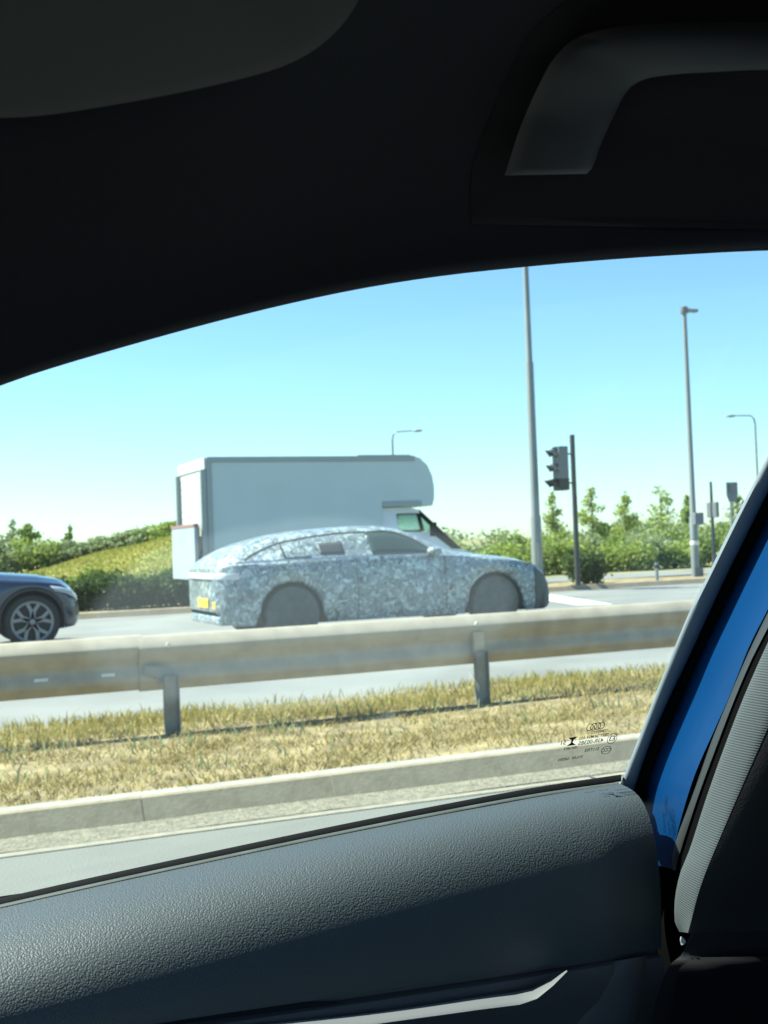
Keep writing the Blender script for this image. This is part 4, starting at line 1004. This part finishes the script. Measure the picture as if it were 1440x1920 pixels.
# closing surfaces of the cabin (floor, front, back, the door behind the viewer), blue outside
b = MB(); b.grid([[(-1.6, y, .30), (2.2, y, .30)] for y in (.84, 0, -.95)]); b.build('floor_carpet', M['inside'], own)
b = MB(); b.grid([[(2.2, y, z) for z in (.30, 1.0, 1.55)] for y in (.84, 0, -.95)]); b.build('rear_bulkhead', M['inside'], own)
b = MB(); b.grid([[(-1.55, y, .30), (-1.55, y, .86), (-1.15, y, .98), (-.80, y, .93), (-.78, y, .55)] for y in (.80, 0, -.93)]); b.build('dashboard', M['inside'], own, smooth=30)
b = MB(); b.grid([[(x, -.93, .30), (x, -.95, .95), (x, -.90, 1.02)] for x in np.linspace(-1.6, 2.2, 6)]); b.build('far_door', M['inside'], own)
b = MB(); b.grid([[(x, -.90, 1.0), (x + .05, -.66, 1.50)] for x in (.45, .65)]); b.grid([[(x, -.90, 1.0), (x, -.66, 1.50)] for x in (1.3, 2.2)]); b.build('far_pillar', M['inside'], own)
b = MB(); b.grid([[(x, .86, .3), (x, .875, .97), (x, .64, 1.44)] for x in (.69, 1.2, 2.2)]); b.build('rear_side_trim', M['inside'], own)
rows = [[(x, .875 + dy, z) for x in np.linspace(-1.7, .575, 5)] for dy, z in ((-.006, .992), (.03, .97), (.055, .93), (.065, .8), (.05, .5), (.02, .3))]
b = MB(); b.grid(rows); b.build('outer_door_skin', M['blue'], own, smooth=50)
rows = [[(x, .875 + dy, z) for x in np.linspace(.58, 2.2, 5)] for dy, z in ((.035, .985), (.055, .93), (.065, .8), (.05, .5), (.02, .3))]
b = MB(); b.grid(rows); b.build('outer_rear_skin', M['blue'], own, smooth=50)

# etched maker's mark near the lower rear corner of the pane (read from outside, so mirrored here)
ax = pG(1165, 1400) - pG(1000, 1424); ax /= np.linalg.norm(ax)
nrm = np.array([0, -1, -.5]); nrm /= np.linalg.norm(nrm); ay = np.cross(ax, nrm); ay = ay if ay[2] > 0 else -ay; ay /= np.linalg.norm(ay)
mk = MB(); PXM = .00047
def stroke(pts, w, c):
    for (x0, y0), (x1, y1) in zip(pts[:-1], pts[1:]):
        d = np.array([x1 - x0, y1 - y0]); L = np.linalg.norm(d) + 1e-9; q = np.array([-d[1], d[0]]) / L * w / 2
        P = [(x0 + q[0], y0 + q[1]), (x1 + q[0], y1 + q[1]), (x1 - q[0], y1 - q[1]), (x0 - q[0], y0 - q[1])]
        mk.add([c + ax * u + ay * v for u, v in P], [(0, 1, 2, 3)])
def circle(c, rx, ry, w, n=28): stroke([(rx * math.cos(t), ry * math.sin(t)) for t in np.linspace(0, 2 * math.pi, n + 1)], w, c)
OFF = nrm * .0015
for k in range(4): circle(pG(1104.5 + 7.1 * k, 1361.8 - 1.1 * k) + OFF, 6.3 * PXM, 7.0 * PXM, 1.5 * PXM)
circle(pG(1146, 1383) + OFF, 9.5 * PXM, 10.5 * PXM, 1.1 * PXM); circle(pG(1135, 1404.5) + OFF, 10 * PXM, 8 * PXM, 1.1 * PXM)
c = pG(1071, 1388) + OFF                     # waisted block mark
I = [(-9.5, 8.5), (9.5, 8.5), (2.2, 3), (1.8, -3), (9.5, -8.5), (-9.5, -8.5), (-2.2, -3), (-1.8, 3)]
for tri in ([0, 1, 2, 7], [7, 2, 3, 6], [6, 3, 4, 5]): mk.add([c + ax * I[i][0] * PXM + ay * I[i][1] * PXM for i in tri], [(0, 1, 2, 3)])
mko = mk.build('etched_mark', M['etch'], wg)
def etched_text(s, px, py, size_px, stretch=1.0):
    cu = bpy.data.curves.new('t', 'FONT'); cu.body = s; cu.size = size_px * PXM * 1.35; cu.align_x = 'CENTER'; cu.align_y = 'CENTER'; cu.offset = size_px * PXM * .02
    to = bpy.data.objects.new('t', cu); COL.objects.link(to); dg = bpy.context.evaluated_depsgraph_get()
    me = bpy.data.meshes.new_from_object(to.evaluated_get(dg)); bpy.data.objects.remove(to)
    c = pG(px, py) + OFF
    for v in me.vertices:
        p = c - ax * v.co.x * stretch + ay * v.co.y; v.co = Vector(p)
    o = link('etched_lettering', me, M['etch'], wg); return o
etched_text('43R-00385', 1106, 1389, 8.5, 1.0)
etched_text('DOT 24 M34 AS2', 1112, 1379, 6.0)
etched_text('TEMPERED', 1122, 1369.5, 5.5)
etched_text('5117703', 1108, 1404, 7.0, .9)
etched_text('E3', 1146, 1383, 10)
etched_text('CCC', 1135, 1404.5, 7.5, .85)
etched_text('SEKURIT', 1068, 1401, 5.5)
etched_text('SOLAR  GREEN', 1068, 1420, 5.5)
etched_text('51', 1054, 1391, 9)
